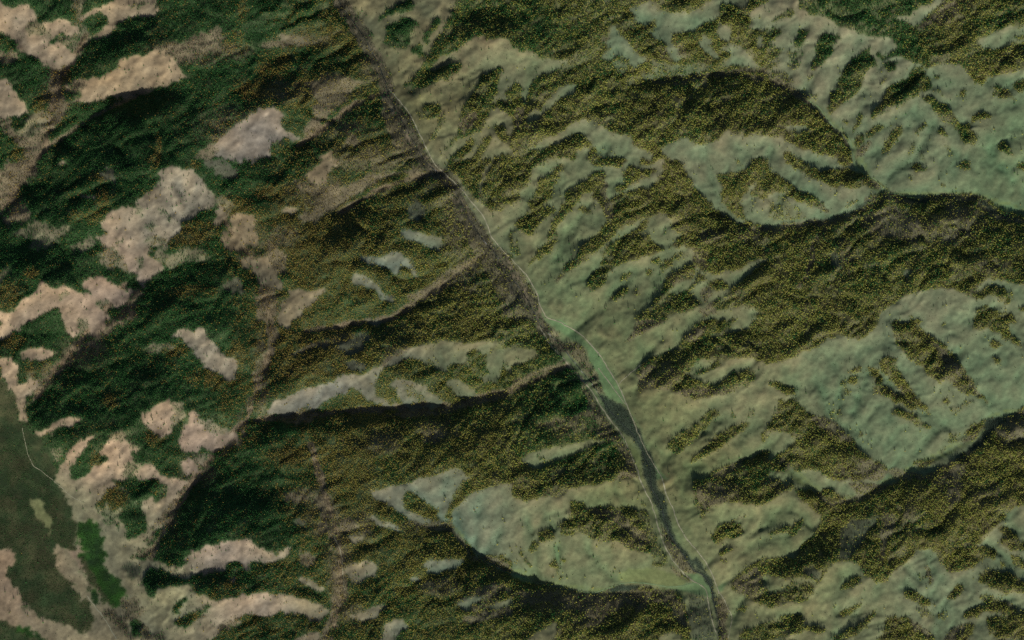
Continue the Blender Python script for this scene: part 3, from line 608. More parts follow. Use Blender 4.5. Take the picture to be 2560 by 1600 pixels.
BROWN = {
'UL': "480,140 70,30;620,140 60,25;650,350 100,55;780,250 60,30;900,240 80,30;960,350 60,25;1000,430 120,40;870,520 80,50;700,680 40,60;760,640 60,30;820,110 80,15;1150,450 50,50;150,250 30,60;1010,170 30,60;1230,600 35,90;1270,740 30,60;40,560 30,30;560,160 40,20;1060,250 25,40",
'UR': "850,580 80,30;1170,620 70,40;1000,600 50,40;1230,590 60,40;500,700 30,25;260,540 20,50;440,140 40,20;800,190 60,15;1180,40 40,30;1300,720 50,20;540,640 40,20;640,640 40,20;920,540 60,12;120,760 40,20;470,760 40,25;60,330 20,40;900,700 25,50",
'LL': "710,150 22,110;870,520 45,70;920,650 38,110;980,560 40,40;800,255 80,18;1150,560 80,18;1300,760 60,30;1040,330 50,30;1180,300 50,30;540,420 50,30;120,150 40,30;230,90 60,40;460,500 25,60;930,60 40,30;1080,90 40,20;840,480 60,25;1200,720 60,25;960,800 40,30",
'LR': "560,470 55,35;400,160 60,40;560,200 60,20;150,290 60,25;250,300 40,30;940,420 60,35;1050,420 60,30;1080,530 20,60;1180,430 50,40;340,580 60,30;100,760 100,30;280,750 100,30;200,800 60,40;900,300 50,30;1190,140 40,40;720,440 40,20;650,720 40,30;1290,470 40,30;340,30 40,20;1040,190 30,15",
}
GOLD = {
'UL': "165,200 22,60;130,300 40,40;210,40 14,40;60,430 22,40;35,520 18,60;240,590 60,18;300,650 18,70;350,690 30,40;410,640 30,20;500,640 50,30;530,630 40,25;740,180 40,40;700,240 60,25;620,390 30,15;850,250 70,40;800,600 80,60;690,600 50,30;640,570 40,30;520,450 18,15;420,440 18,18;280,480 40,12;430,400 10,40;30,800 30,40;90,740 18,18;530,790 60,18;900,100 80,30;980,400 60,30;760,520 60,20;640,110 30,30;280,540 20,30;660,30 12,50",
'LL': "950,420 50,90;820,370 90,28;960,500 40,60;880,130 80,60;980,240 80,40;300,480 45,35;100,130 35,25;480,80 40,18;420,310 25,35;560,160 50,25;640,90 20,30;40,60 30,20;260,390 15,30;1030,480 40,25;520,810 40,14;300,220 20,20",
'UR': "1300,200 60,20;1000,250 30,40;330,420 60,30",
'LR': "1340,420 60,80;40,430 40,40",
}
# colours of open ground, as they look in full sun (8-bit), at places on the whole map (242 x 151)
OPEN_TONES = """8,8 138,120,96;30,18 141,121,92;60,32 120,110,97;43,48 134,124,103;25,68 146,124,103;10,75 148,126,100;50,85 130,120,100;35,100 150,127,102;45,105 140,121,103;22,108 152,127,100;15,120 128,122,90;28,128 126,121,92;5,135 148,124,98;20,142 136,125,95;52,130 138,122,104;60,144 136,120,100;75,138 116,109,84;58,55 133,114,84;40,140 123,121,90;70,70 114,104,80;76,40 118,105,80;90,60 100,108,91;95,88 99,101,82;75,92 116,112,96;105,84 101,102,76;95,12 106,106,74;105,18 116,108,78;110,10 124,112,84;100,24 100,102,68;110,22 106,104,70;118,14 120,110,84;120,20 98,105,84;140,20 91,105,88;150,8 86,102,88;190,10 112,112,97;205,12 118,116,101;220,30 92,107,89;240,40 78,104,80;165,40 104,108,91;195,45 90,105,89;150,60 92,102,77;130,70 87,105,76;145,80 85,99,69;160,85 100,102,75;215,75 101,109,93;200,90 88,107,87;235,88 86,107,87;205,105 92,107,87;175,95 106,106,81;165,110 97,102,66;155,95 101,104,70;180,125 104,108,77;190,135 108,110,77;205,145 104,109,84;220,140 99,108,91;115,122 97,107,91;130,130 98,101,77;125,112 104,107,84;145,115 107,108,72;110,128 91,107,93"""
# share of dark conifers in the woods
GREEN_SHARE = """30,30 .86;15,60 .86;45,72 .86;35,90 .86;55,120 .88;50,20 .76;60,8 .86;70,10 .6;80,20 .5;75,30 .55;85,32 .7;60,45 .72;90,50 .2;75,62 .08;80,58 .1;110,72 .25;70,85 .2;90,80 .25;85,105 .3;65,105 .65;110,108 .15;130,95 .7;138,92 .8;100,128 .2;85,118 .3;80,145 .4;60,148 .6;115,5 .55;125,10 .5;100,20 .5;200,3 .85;210,5 .75;225,10 .35;140,10 .35;135,20 .3;150,20 .15;170,25 .15;190,35 .1;160,45 .1;120,35 .2;180,55 .25;200,60 .35;220,60 .25;190,75 .2;215,85 .1;160,87 .35;180,110 .25;215,120 .15;235,110 .15;185,140 .25;230,140 .15;140,125 .3;150,145 .2;95,10 .8;10,30 .7;5,5 .85;20,140 .9"""
# steep shaded faces: x, y, half-width, half-height, slope
STEEP = """26,12 9,4 .5;31,27 14,5 .5;24,39 8,6 .5;17,49 10,4 .6;13,62 13,5 .65;45,72 10,5 .5;36,89 9,6 .5;27,96 6,5 .5;54,121 13,6 .75;44,129 5,4 .5;116,6 8,3 .6;168,29 6,4 .4;83,57 4,3 .3;110,66 5,3 .3;72,22 9,3 .4;88,26 8,4 .5;62,121 4,4 .4;148,122 0.1,0.1 0;135,112 6,3 .5;180,17 12,3 .3;190,93 5,2 .4;205,130 7,4 .35;12,7 6,3 .4;10,83 5,3 .5;20,115 4,3 .5;23,103 5,3 .4;50,137 8,3 .4;60,103 5,3 .35;105,3 8,3 .3;196,128 5,2 .4;20,21 8,4 .4;103,42 6,2 .3;112,97 12,2 .2;90,98 12,2 .25;57,66 5,3 .2"""
CODE = {c: i for i, c in enumerate('GFPSWHEBONRV')}

def pts(s):
    return [tuple(float(v) for v in p.split(',')) for p in s.split()]
def on_map(sheet, p):
    return (sheet[0] * 640 + p[0] * 2.6456, sheet[1] * 400 + p[1] * 2.6456)

# ---------------------------------------------------------------- small numerical tools
RNG = np.random.default_rng(11)
def noise(x, y, scale, seed, octaves=3, gain=0.5):
    out = np.zeros(np.broadcast(x, y).shape); amp = 1.0; tot = 0.0
    for o in range(octaves):
        g = np.random.default_rng(seed * 77 + o).standard_normal((64, 64))
        u = x / scale + 7.3 * o; v = y / scale + 3.1 * o
        iu = np.floor(u).astype(int); iv = np.floor(v).astype(int)
        fu = u - iu; fv = v - iv
        fu = fu * fu * (3 - 2 * fu); fv = fv * fv * (3 - 2 * fv)
        a = g[iv % 64, iu % 64]; b = g[iv % 64, (iu + 1) % 64]
        c = g[(iv + 1) % 64, iu % 64]; d = g[(iv + 1) % 64, (iu + 1) % 64]
        out += amp * ((a * (1 - fu) + b * fu) * (1 - fv) + (c * (1 - fu) + d * fu) * fv)
        tot += amp * amp; amp *= gain; scale *= 0.5
    return out / math.sqrt(tot)

CELL = 2
GW, GH = MAPW // CELL, MAPH // CELL
GX, GY = np.meshgrid((np.arange(GW) + 0.5) * CELL, (np.arange(GH) + 0.5) * CELL)

def mirror_fft(a, kernel):
    m = np.concatenate([a, a[:, ::-1]], 1); m = np.concatenate([m, m[::-1]], 0)
    f = np.fft.rfft2(m)
    ky = np.fft.fftfreq(m.shape[0])[:, None] * 2 * np.pi
    kx = np.fft.rfftfreq(m.shape[1])[None, :] * 2 * np.pi
    return np.fft.irfft2(f * kernel(kx, ky), s=m.shape)[:a.shape[0], :a.shape[1]]
def blur(a, sigma):              # sigma in survey units
    s = sigma / CELL
    return mirror_fft(a, lambda kx, ky: np.exp(-0.5 * s * s * (kx * kx + ky * ky)))
def scatter_field(text, power=3.0):
    acc = 0; wsum = 0
    X = GX[::4, ::4] / 10.58; Y = GY[::4, ::4] / 10.58
    for item in text.split(';'):
        p, v = item.split(' ')
        px, py = [float(q) for q in p.split(',')]
        v = np.array([float(q) for q in v.split(',')])
        w = 1.0 / (((X - px) ** 2 + (Y - py) ** 2) + 4.0) ** (power / 2)
        acc = acc + w[..., None] * v; wsum = wsum + w
    f = acc / wsum[..., None]
    return np.repeat(np.repeat(f, 4, 0), 4, 1)
def fill(grid, poly, code):
    P = np.array(poly); x0, y0 = P.min(0); x1, y1 = P.max(0)
    i0, i1 = max(0, int(x0 // CELL) - 1), min(GW, int(x1 // CELL) + 2)
    j0, j1 = max(0, int(y0 // CELL) - 1), min(GH, int(y1 // CELL) + 2)
    if i1 <= i0 or j1 <= j0: return
    X = GX[j0:j1, i0:i1]; Y = GY[j0:j1, i0:i1]
    ins = np.zeros(X.shape, bool)
    n = len(P)
    for k in range(n):
        ax, ay = P[k]; bx, by = P[(k + 1) % n]
        if ay == by: continue
        ins ^= ((ay > Y) != (by > Y)) & (X < (bx - ax) * (Y - ay) / (by - ay) + ax)
    grid[j0:j1, i0:i1][ins] = code
def sample(a, x, y):             # bilinear, in survey units, mirrored past the edges
    def tri(v, n):
        v = np.mod(v, 2 * n); return np.where(v > n, 2 * n - v, v)
    u = np.clip(tri(x, MAPW) / CELL - 0.5, 0, GW - 1.001); v = np.clip(tri(y, MAPH) / CELL - 0.5, 0, GH - 1.001)
    i = u.astype(int); j = v.astype(int); fu = u - i; fv = v - j
    if a.ndim == 3: fu = fu[..., None]; fv = fv[..., None]
    return (a[j, i] * (1 - fu) + a[j, i + 1] * fu) * (1 - fv) + (a[j + 1, i] * (1 - fu) + a[j + 1, i + 1] * fu) * fv
def sample_near(a, x, y):
    def tri(v, n):
        v = np.mod(v, 2 * n); return np.where(v > n, 2 * n - v, v)
    i = np.clip((tri(x, MAPW) / CELL).astype(int), 0, GW - 1); j = np.clip((tri(y, MAPH) / CELL).astype(int), 0, GH - 1)
    return a[j, i]
def lin(c):
    c = np.asarray(c, float) / 255
    return np.where(c <= 0.04045, c / 12.92, ((c + 0.055) / 1.055) ** 2.4)

# ---------------------------------------------------------------- ground cover
cover = np.zeros((GH, GW), np.int8)
for (sx, sy), (base, _) in SHEETS.items():
    cover[sy * 200:(sy + 1) * 200, sx * 320:(sx + 1) * 320] = CODE[base]
for sheet, (_, body) in SHEETS.items():
    for line in body.strip().splitlines():
        c, rest = line.split(' ', 1)
        fill(cover, [on_map(sheet, p) for p in pts(rest)], CODE[c])
ragged = np.isin(cover, [CODE[c] for c in 'BOWN']).astype(float)
amp = (1.0 - 0.65 * blur(ragged, 8)) * (1 + 1.2 / (1 + np.exp((GX - 850) / 60)))
wx = GX + amp * (2.2 * noise(GX, GY, 18, 1, 4, .65) + 1.5 * noise(GX, GY, 6, 3, 2))
wy = GY + amp * (2.2 * noise(GX, GY, 18, 2, 4, .65) + 1.5 * noise(GX, GY, 6, 4, 2))
wood = cover.copy()
cover = cover[np.clip((wy / CELL).astype(int), 0, GH - 1), np.clip((wx / CELL).astype(int), 0, GW - 1)]

is_ = lambda c: (cover == CODE[c])
# ---------------------------------------------------------------- relief
WX = GX / 10.58; WY = GY / 10.58
QUARTER = {'UL': (0, 0), 'UR': (1280, 0), 'LL': (0, 800), 'LR': (1280, 800)}
def quarter_field(table):
    f = np.zeros((GH, GW))
    for q, text in table.items():
        ox, oy = QUARTER[q]
        for item in text.split(';'):
            (x, y), (rx, ry) = [[float(v) * 0.9215 for v in p.split(',')] for p in item.split(' ')]
            d = ((GX - ox - x) / rx) ** 2 + ((GY - oy - y) / ry) ** 2
            f = np.maximum(f, np.exp(-0.7 * d * d))
    return f
def dist_to(lines):
    X = GX[::4, ::4]; Y = GY[::4, ::4]; best = np.full(X.shape, 1e9)
    for ln in lines:
        for (ax, ay), (bx, by) in zip(ln, ln[1:]):
            dx, dy = bx - ax, by - ay; L = dx * dx + dy * dy
            t = np.clip(((X - ax) * dx + (Y - ay) * dy) / L, 0, 1)
            best = np.minimum(best, np.hypot(X - ax - t * dx, Y - ay - t * dy))
    return np.repeat(np.repeat(best, 4, 0), 4, 1)
creeks = [[(x * 10.58, y * 10.58) for x, y in pts(VALLEYS[k])] for k in (1, 2, 4, 8, 9, 10, 11, 12, 14, 17)]
wob = 0.30 * noise(GX, GY, 24, 71, 3)
brown = np.clip(quarter_field(BROWN) * (1.0 + wob) + 0.12 * noise(GX, GY, 40, 72, 3), 0, 1)
gold = np.clip(quarter_field(GOLD) * (1.0 + wob), 0, 1)
gl = []
for q, text in GULLIES.items():
    for ln in text.split(';'):
        gl.append([(QUARTER[q][0] + x * .9215, QUARTER[q][1] + y * .9215) for x, y in pts(ln)])
vl = [[(x * 10.58, y * 10.58) for x, y in pts(s)] for s in VALLEYS]
d_all = blur(dist_to(vl), 8)
d_main = blur(dist_to(vl[:1]), 20)
d_gul = dist_to(gl) + 5 * noise(GX, GY, 30, 73, 3)
gulley_cut = -8.0 * np.exp(-np.clip(blur(d_gul, 1.5), 0, 999) / 6.0) + 30.0 * (1 - np.exp(-np.clip(blur(d_gul, 4), 0, 999) / 45.0))
west = 1 / (1 + np.exp((WX - (85 + 0.45 * (WY - 40))) / 6))       # 1 in the steeper western hills
plain = 1 / (1 + np.exp((WX - 30 + 0.0 * WY) / 3)) / (1 + np.exp(-(WY - 98 - 0.85 * WX) / 3))   # flat lower-left floor
hill = 120 * (1 - np.exp(-d_all / 90)) * (0.45 + 0.55 * west)
d_creek = dist_to(creeks) + 2.5 * noise(GX, GY, 20, 75, 3)
cover[(blur(d_creek, 2) < 5) & np.isin(cover, [CODE['F'], CODE['P']])] = CODE['S']
stream_line = [on_map(q, p) for q, t in STREAM for p in pts(t)]
d_str = dist_to([stream_line]) + 4.0 * noise(GX, GY, 22, 76, 3)
cover[(blur(d_str, 2) < 13 + 5 * noise(GX, GY, 70, 77, 2)) & (GY < 880)] = CODE['V']
flow = noise((GX * .55 + GY * .85) * .3, GX * .85 - GY * .55, 7, 86, 2)
cover[(cover == CODE['V']) & (np.abs(flow) < .13)] = CODE['N']
d_side = dist_to([creeks[0], creeks[3], creeks[8]]) + 2 * noise(GX, GY, 20, 75, 3)
cover[(d_side > 3) & (d_side < 10) & (cover == CODE['G'])] = CODE['O']
grow = (cover == CODE['G']).astype(float)
cover[(blur(grow, 3) > 0.38) & (cover == CODE['F']) & (west > 0.5)] = CODE['G']
d_corr = dist_to([[(x * 10.58, y * 10.58) for x, y in pts(VALLEYS[k])] for k in (3, 5, 6, 7, 9, 10, 11, 12)]) + 3 * noise(GX, GY, 18, 78, 3)
cover[(blur(d_corr, 2) < 7 + 3 * noise(GX, GY, 60, 79, 2)) & np.isin(cover, [CODE['F'], CODE['P']])] = CODE['S']
aspect = np.where(is_('F'), -1.0, np.where(is_('G'), 0.75, np.where(is_('P'), 0.3, np.where(is_('S'), -0.15, 0.0))))
slope = blur(aspect, 4.5) * (0.42 + 0.15 * west) * (1 - 0.9 * plain)
for item in STEEP.split(';'):
    a, b, s = item.split(' ')
    px, py = [float(v) for v in a.split(',')]; rx, ry = [float(v) for v in b.split(',')]
    slope = slope - 0.95 * float(s) * np.exp(-0.5 * (((WX - px) / rx * 1.3) ** 2 + ((WY - py) / ry * 1.3) ** 2))
slope = slope * UNIT              # metres of rise per survey unit, northwards
div = -np.gradient(slope, axis=0) / CELL     # rows run south
k0 = CELL / 110.0
relief = mirror_fft(div * CELL * CELL, lambda kx, ky: -1.0 / (kx * kx + ky * ky + k0 * k0))
gully = -np.abs(noise(GX + 14 * noise(GX, GY, 60, 9, 2), GY, 44, 5, 4, 0.55))
rough = noise(GX, GY, 120, 6, 4, 0.5)
flat = np.clip(blur((is_('W') | is_('B') | is_('E') | is_('H') | is_('O') | is_('N')).astype(float), 10) * 1.3 + plain, 0, 1)
sx = GX * 0.80 - GY * 0.60; sy = GX * 0.60 + GY * 0.80               # sx runs along the spurs (towards the north-east), sy across them
wq = 16 * noise(GX, GY, 90, 81, 3)
ribs = np.abs(noise(sx * 0.42 + wq, sy + wq, 46, 82, 3, 0.5)) * 1.5
ribs2 = np.abs(noise(sx * 0.5 - wq, sy + wq, 21, 83, 2, 0.5)) * 1.4
ribs3 = np.abs(noise(sx * 0.6 + wq, sy - wq, 11, 84, 2, 0.5))
forest_soft = blur(is_('F').astype(float) + 0.6 * is_('S') + .5 * is_('P'), 9)
ribbed = (12.0 - 2.5 * west) * ribs * (0.42 + 0.58 * forest_soft) + ((3.0 - 1.2 * west) * ribs2 + (1.2 - .6 * west) * ribs3) * (0.3 + 0.7 * forest_soft)
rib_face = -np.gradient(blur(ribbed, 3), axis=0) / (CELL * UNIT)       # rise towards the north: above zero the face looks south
creek_cut = -9.0 * np.exp(-np.clip(blur(d_creek, 2), 0, 999) / 8.0)
Z = (ribbed * (1 - flat)) + creek_cut + gulley_cut * (1 - plain) + hill * (1 - 0.85 * plain) + relief + (4.5 * gully + 5.0 * rough + 0.8 * noise(GX, GY, 16, 31, 3, 0.6)) * (1 - 0.9 * flat) + 0.05 * d_main * (1 - plain)
Z = blur(Z, 1.2)
Z -= np.median(Z)
convex = np.clip((Z - blur(Z, 22)) / 9.0, -1.5, 1.5)

# ---------------------------------------------------------------- ground colour (reflectance)
K = 1.10                          # light received on level ground, so tone / K is reflectance
ot = scatter_field(OPEN_TONES)
open_tone = np.stack([blur(ot[..., k], 10) for k in range(3)], -1)
grey = open_tone.mean(-1, keepdims=True)
open_tone = grey + 0.86 * (open_tone - grey) + np.array([2., -1., -3.])
er = np.clip((WX - 95) / 30, 0, 1)[..., None]
open_tone = open_tone * (1 - .45 * er) + .45 * er * np.array([100., 109., 81.])
open_tone = open_tone * (np.array([.95, .985, 1.01]) * (1 - er) + np.array([1.02, 1.03, .99]) * er)
green = np.clip(blur(scatter_field(GREEN_SHARE)[..., 0], 12) * (1 + .1 * np.clip((80 - WX) / 30, 0, 1)) - 0.68 * gold - 0.15 * brown, 0.03, 1)
east = np.clip((WX - 85) / 40, 0, 1)[..., None]
# damp hollows greener, dry crests paler
n1 = noise(GX, GY, 70, 21, 4, 0.6); n2 = noise(GX + 20 * n1, GY, 30, 22, 4, 0.6)
damp = np.clip(-convex * 0.8 + 0.55 * n1, -1.5, 1.5)[..., None]
tone = open_tone + damp * (np.array([-8., -2., -2.]) * east + np.array([-9., -6., -3.]) * (1 - east))
tone = tone * (1 + 0.055 * n2[..., None])
streak = noise(GX * 0.9 + GY * 0.45, GY * 0.3 - GX * 0.14, 9, 25, 3, 0.6)
rill = noise(GX * .8 - GY * .6, (GX * .6 + GY * .8) * 2.6, 26, 26, 4, .65)
tone = tone * (1 + (0.06 * streak + 0.075 * (1 - east[..., 0]) * rill + .03 * rill)[..., None])
floor_tone = np.array([40., 62., 35.]) * (1 - east) + np.array([80., 80., 50.]) * east
floor_tone = floor_tone * green[..., None] * np.array([.62, .9, .7]) + floor_tone * (1 - green[..., None]) * np.array([1.15, 1.05, 1.0])
floor_tone = floor_tone * (1 + 0.12 * n2[..., None])
fixed = {'S': (101, 95, 74), 'W': (52, 64, 52), 'H': (56, 64, 42), 'E': (42, 66, 36), 'B': (92, 126, 84),
         'O': (106, 118, 72), 'N': (140, 124, 104), 'R': (70, 76, 60), 'V': (74, 73, 58)}
ground = tone.copy()
corr = np.exp(-np.clip(d_corr, 0, 99) / 9.0)[..., None]
bare = np.array([100., 95., 72.]) * (1 + 0.09 * n2[..., None])
br3 = (0.85 * brown)[..., None]
floor_tone = floor_tone * (1 - br3) + bare * br3
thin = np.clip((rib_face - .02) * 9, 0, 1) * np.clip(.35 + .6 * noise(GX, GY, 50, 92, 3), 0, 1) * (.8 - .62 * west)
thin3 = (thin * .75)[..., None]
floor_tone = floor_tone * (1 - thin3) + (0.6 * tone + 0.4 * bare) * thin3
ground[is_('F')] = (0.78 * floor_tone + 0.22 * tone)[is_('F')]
ground[is_('P')] = (0.25 * floor_tone + 0.75 * tone)[is_('P')]
for c, rgb in fixed.items():
    f = 0.3 if c in 'SR' else (0.42 if c in 'BO' else 0.1)
    if c == 'S': rgb = np.array(rgb) * (1 - corr) + corr * np.array([122., 106., 82.])
    ground[is_(c)] = ((1 - f) * np.array(rgb) * (1 + 0.09 * n2[..., None]) + f * tone)[is_(c)]
mott = np.clip(0.5 + 0.55 * noise(GX, GY, 34, 91, 4, 0.65), 0, 1)[..., None]
ground[is_('H')] = ((1 - mott) * np.array([44., 58., 36.]) + mott * np.array([66., 68., 46.]))[is_('H')] * (1 + .12 * n2[..., None])[is_('H')]
ground[is_('E')] = ((1 - mott) * np.array([30., 50., 27.]) + mott * np.array([44., 80., 31.]))[is_('E')] * (1 + .12 * n2[..., None])[is_('E')]
ring = np.abs(np.hypot((GX - 1475) / 25, (GY - 768) / 23) - 1)      # old grassed-over ring in the valley meadow
ground *= (1 - 0.13 * np.exp(-(ring / 0.07) ** 2))[..., None]
ground = np.stack([blur(ground[..., k], 1.8) for k in range(3)], -1)
ground = lin(np.clip(ground, 0, 255)) / K

def wpos(x, y): return (x - MAPW / 2) * UNIT, (MAPH / 2 - y) * UNIT

# ---------------------------------------------------------------- node helpers
def material(name):
    m = bpy.data.materials.new(name); m.use_nodes = True
    nt = m.node_tree; b = nt.nodes['Principled BSDF']
    b.inputs['Roughness'].default_value = 0.9
    b.inputs['Specular IOR Level'].default_value = 0.1
    return m, nt, b
def ramp(nt, stops):
    r = nt.nodes.new('ShaderNodeValToRGB'); e = r.color_ramp.elements
    while len(e) < len(stops): e.new(0.5)
    for k, (p, c) in enumerate(stops):
        e[k].position = p; e[k].color = (*c, 1)
    return r
def noise_node(nt, scale, detail=4):
    t = nt.nodes.new('ShaderNodeTexCoord'); n = nt.nodes.new('ShaderNodeTexNoise')
    n.inputs['Scale'].default_value = scale; n.inputs['Detail'].default_value = detail
    nt.links.new(t.outputs['Object'], n.inputs['Vector'])
    return n

m_ground, nt, b = material('hill_ground')
at = nt.nodes.new('ShaderNodeAttribute'); at.attribute_name = 'cover_tone'
na = noise_node(nt, 0.05, 6); nb = noise_node(nt, 0.25, 3)
ra = ramp(nt, [(0.25, (0.80, 0.80, 0.80)), (0.75, (1.2, 1.19, 1.16))]); nt.links.new(na.outputs[0], ra.inputs[0])
rb = ramp(nt, [(0.25, (0.85, 0.86, 0.84)), (0.75, (1.15, 1.14, 1.15))]); nt.links.new(nb.outputs[0], rb.inputs[0])
m1 = nt.nodes.new('ShaderNodeMix'); m1.data_type = 'RGBA'; m1.blend_type = 'MULTIPLY'; m1.inputs[0].default_value = 1
m2 = nt.nodes.new('ShaderNodeMix'); m2.data_type = 'RGBA'; m2.blend_type = 'MULTIPLY'; m2.inputs[0].default_value = 1
nt.links.new(at.outputs['Color'], m1.inputs[6]); nt.links.new(ra.outputs[0], m1.inputs[7])
nt.links.new(m1.outputs[2], m2.inputs[6]); nt.links.new(rb.outputs[0], m2.inputs[7])
nt.links.new(m2.outputs[2], b.inputs['Base Color'])
bp = nt.nodes.new('ShaderNodeBump'); bp.inputs['Strength'].default_value = 0.5; bp.inputs['Distance'].default_value = 1.4
nt.links.new(na.outputs[0], bp.inputs['Height']); nt.links.new(bp.outputs[0], b.inputs['Normal'])

def leaf_material(name, stops, patch=0.35):
    m, nt, b = material(name)
    oi = nt.nodes.new('ShaderNodeObjectInfo')
    r = ramp(nt, stops); nt.links.new(oi.outputs['Random'], r.inputs[0])
    g = nt.nodes.new('ShaderNodeNewGeometry')
    n = nt.nodes.new('ShaderNodeTexNoise'); n.inputs['Scale'].default_value = 0.006; n.inputs['Detail'].default_value = 3
    nt.links.new(g.outputs['Position'], n.inputs['Vector'])
    rr = ramp(nt, [(0.3, (1 - patch,) * 3), (0.7, (1 + patch, 1 + patch, 1 + patch * 0.6))]); nt.links.new(n.outputs[0], rr.inputs[0])
    mx = nt.nodes.new('ShaderNodeMix'); mx.data_type = 'RGBA'; mx.blend_type = 'MULTIPLY'; mx.inputs[0].default_value = 1
    nt.links.new(r.outputs[0], mx.inputs[6]); nt.links.new(rr.outputs[0], mx.inputs[7])
    nt.links.new(mx.outputs[2], b.inputs['Base Color'])
    return m
M_LARCH = leaf_material('larch_needles', [(0.0, (0.200, 0.215, 0.050)), (0.3, (0.300, 0.290, 0.066)), (0.6, (0.400, 0.365, 0.085)), (0.8, (0.460, 0.375, 0.095)), (0.92, (0.30, 0.20, 0.085)), (1.0, (0.18, 0.25, 0.055))], 0.2)
nt = M_LARCH.node_tree; b = nt.nodes['Principled BSDF']          # larches of the western hills have turned further, to orange
src = b.inputs['Base Color'].links[0].from_socket
g = nt.nodes.new('ShaderNodeNewGeometry'); sp = nt.nodes.new('ShaderNodeSeparateXYZ'); mr = nt.nodes.new('ShaderNodeMapRange')
mr.inputs[1].default_value = -1300; mr.inputs[2].default_value = 100
mw = nt.nodes.new('ShaderNodeMix'); mw.data_type = 'RGBA'; mw.inputs[6].default_value = (0.86, 0.72, 0.72, 1); mw.inputs[7].default_value = (0.89, 1.02, 0.95, 1)
mm = nt.nodes.new('ShaderNodeMix'); mm.data_type = 'RGBA'; mm.blend_type = 'MULTIPLY'; mm.inputs[0].default_value = 1
nt.links.new(g.outputs['Position'], sp.inputs[0]); nt.links.new(sp.outputs[0], mr.inputs[0]); nt.links.new(mr.outputs[0], mw.inputs[0])
nt.links.new(src, mm.inputs[6]); nt.links.new(mw.outputs[2], mm.inputs[7]); nt.links.new(mm.outputs[2], b.inputs['Base Color'])
M_PINE = leaf_material('pine_needles', [(0.0, (0.018, 0.076, 0.022)), (0.5, (0.029, 0.114, 0.030)), (0.85, (0.050, 0.155, 0.042)), (1.0, (0.090, 0.165, 0.055))])
M_TWIG = leaf_material('bare_twigs', [(0.0, (0.100, 0.088, 0.062)), (0.6, (0.150, 0.127, 0.085)), (1.0, (0.20, 0.165, 0.10))])
M_WILLOW = leaf_material('willow_leaves', [(0.0, (0.026, 0.040, 0.026)), (0.6, (0.038, 0.052, 0.036)), (1.0, (0.065, 0.070, 0.052))])
M_HEATH = leaf_material('heath_leaves', [(0.0, (0.026, 0.056, 0.020)), (0.55, (0.044, 0.088, 0.030)), (0.85, (0.070, 0.095, 0.042)), (1.0, (0.10, 0.085, 0.055))], 0.45)
M_LUSH = leaf_material('wetland_leaves', [(0.0, (0.018, 0.044, 0.014)), (0.6, (0.026, 0.062, 0.018)), (1.0, (0.050, 0.100, 0.026))], 0.6)
m_bark, nt, b = material('bark')
nk = noise_node(nt, 1.5); rk = ramp(nt, [(0.3, (0.09, 0.065, 0.045)), (0.7, (0.19, 0.14, 0.10))])
nt.links.new(nk.outputs[0], rk.inputs[0]); nt.links.new(rk.outputs[0], b.inputs['Base Color'])

# ---------------------------------------------------------------- ground sheet
def axis(n):
    inner = np.arange(-240, n + 241, 3.2)
    out = []; p = inner[-1]; s = 6.0
    while p < n / 2 + 9000:
        p += s; s = min(s * 1.12, 260); out.append(p)
    out = np.array(out)
    return np.concatenate([(n - out)[::-1], inner, out])
xs = axis(MAPW); ys = axis(MAPH)
MX, MY = np.meshgrid(xs, ys)
nx, ny = len(xs), len(ys)
P = np.empty((ny, nx, 3), np.float32)
P[..., 0], P[..., 1] = wpos(MX, MY); P[..., 2] = sample(Z, MX, MY)
idx = np.arange(nx * ny).reshape(ny, nx)
quads = np.stack([idx[1:, :-1], idx[1:, 1:], idx[:-1, 1:], idx[:-1, :-1]], -1).reshape(-1, 4)
me = bpy.data.meshes.new('ground')
me.vertices.add(nx * ny); me.vertices.foreach_set('co', P.reshape(-1))
me.loops.add(quads.size); me.loops.foreach_set('vertex_index', quads.reshape(-1).astype(np.int32))
me.polygons.add(len(quads)); me.polygons.foreach_set('loop_start', np.arange(0, quads.size, 4, dtype=np.int32))
me.polygons.foreach_set('use_smooth', np.ones(len(quads), bool))
me.update(); me.validate()
ca = me.attributes.new('cover_tone', 'FLOAT_COLOR', 'POINT')
rgba = np.ones((ny, nx, 4), np.float32); rgba[..., :3] = sample(ground, MX, MY)
ca.data.foreach_set('color', rgba.reshape(-1))
me.materials.append(m_ground)
ground_ob = bpy.data.objects.new('ground', me); col.objects.link(ground_ob)
ground_ob['kind'] = 'structure'; ground_ob['category'] = 'ground'
ground_ob['label'] = 'hilly grassland and forest floor cut by winding valleys'

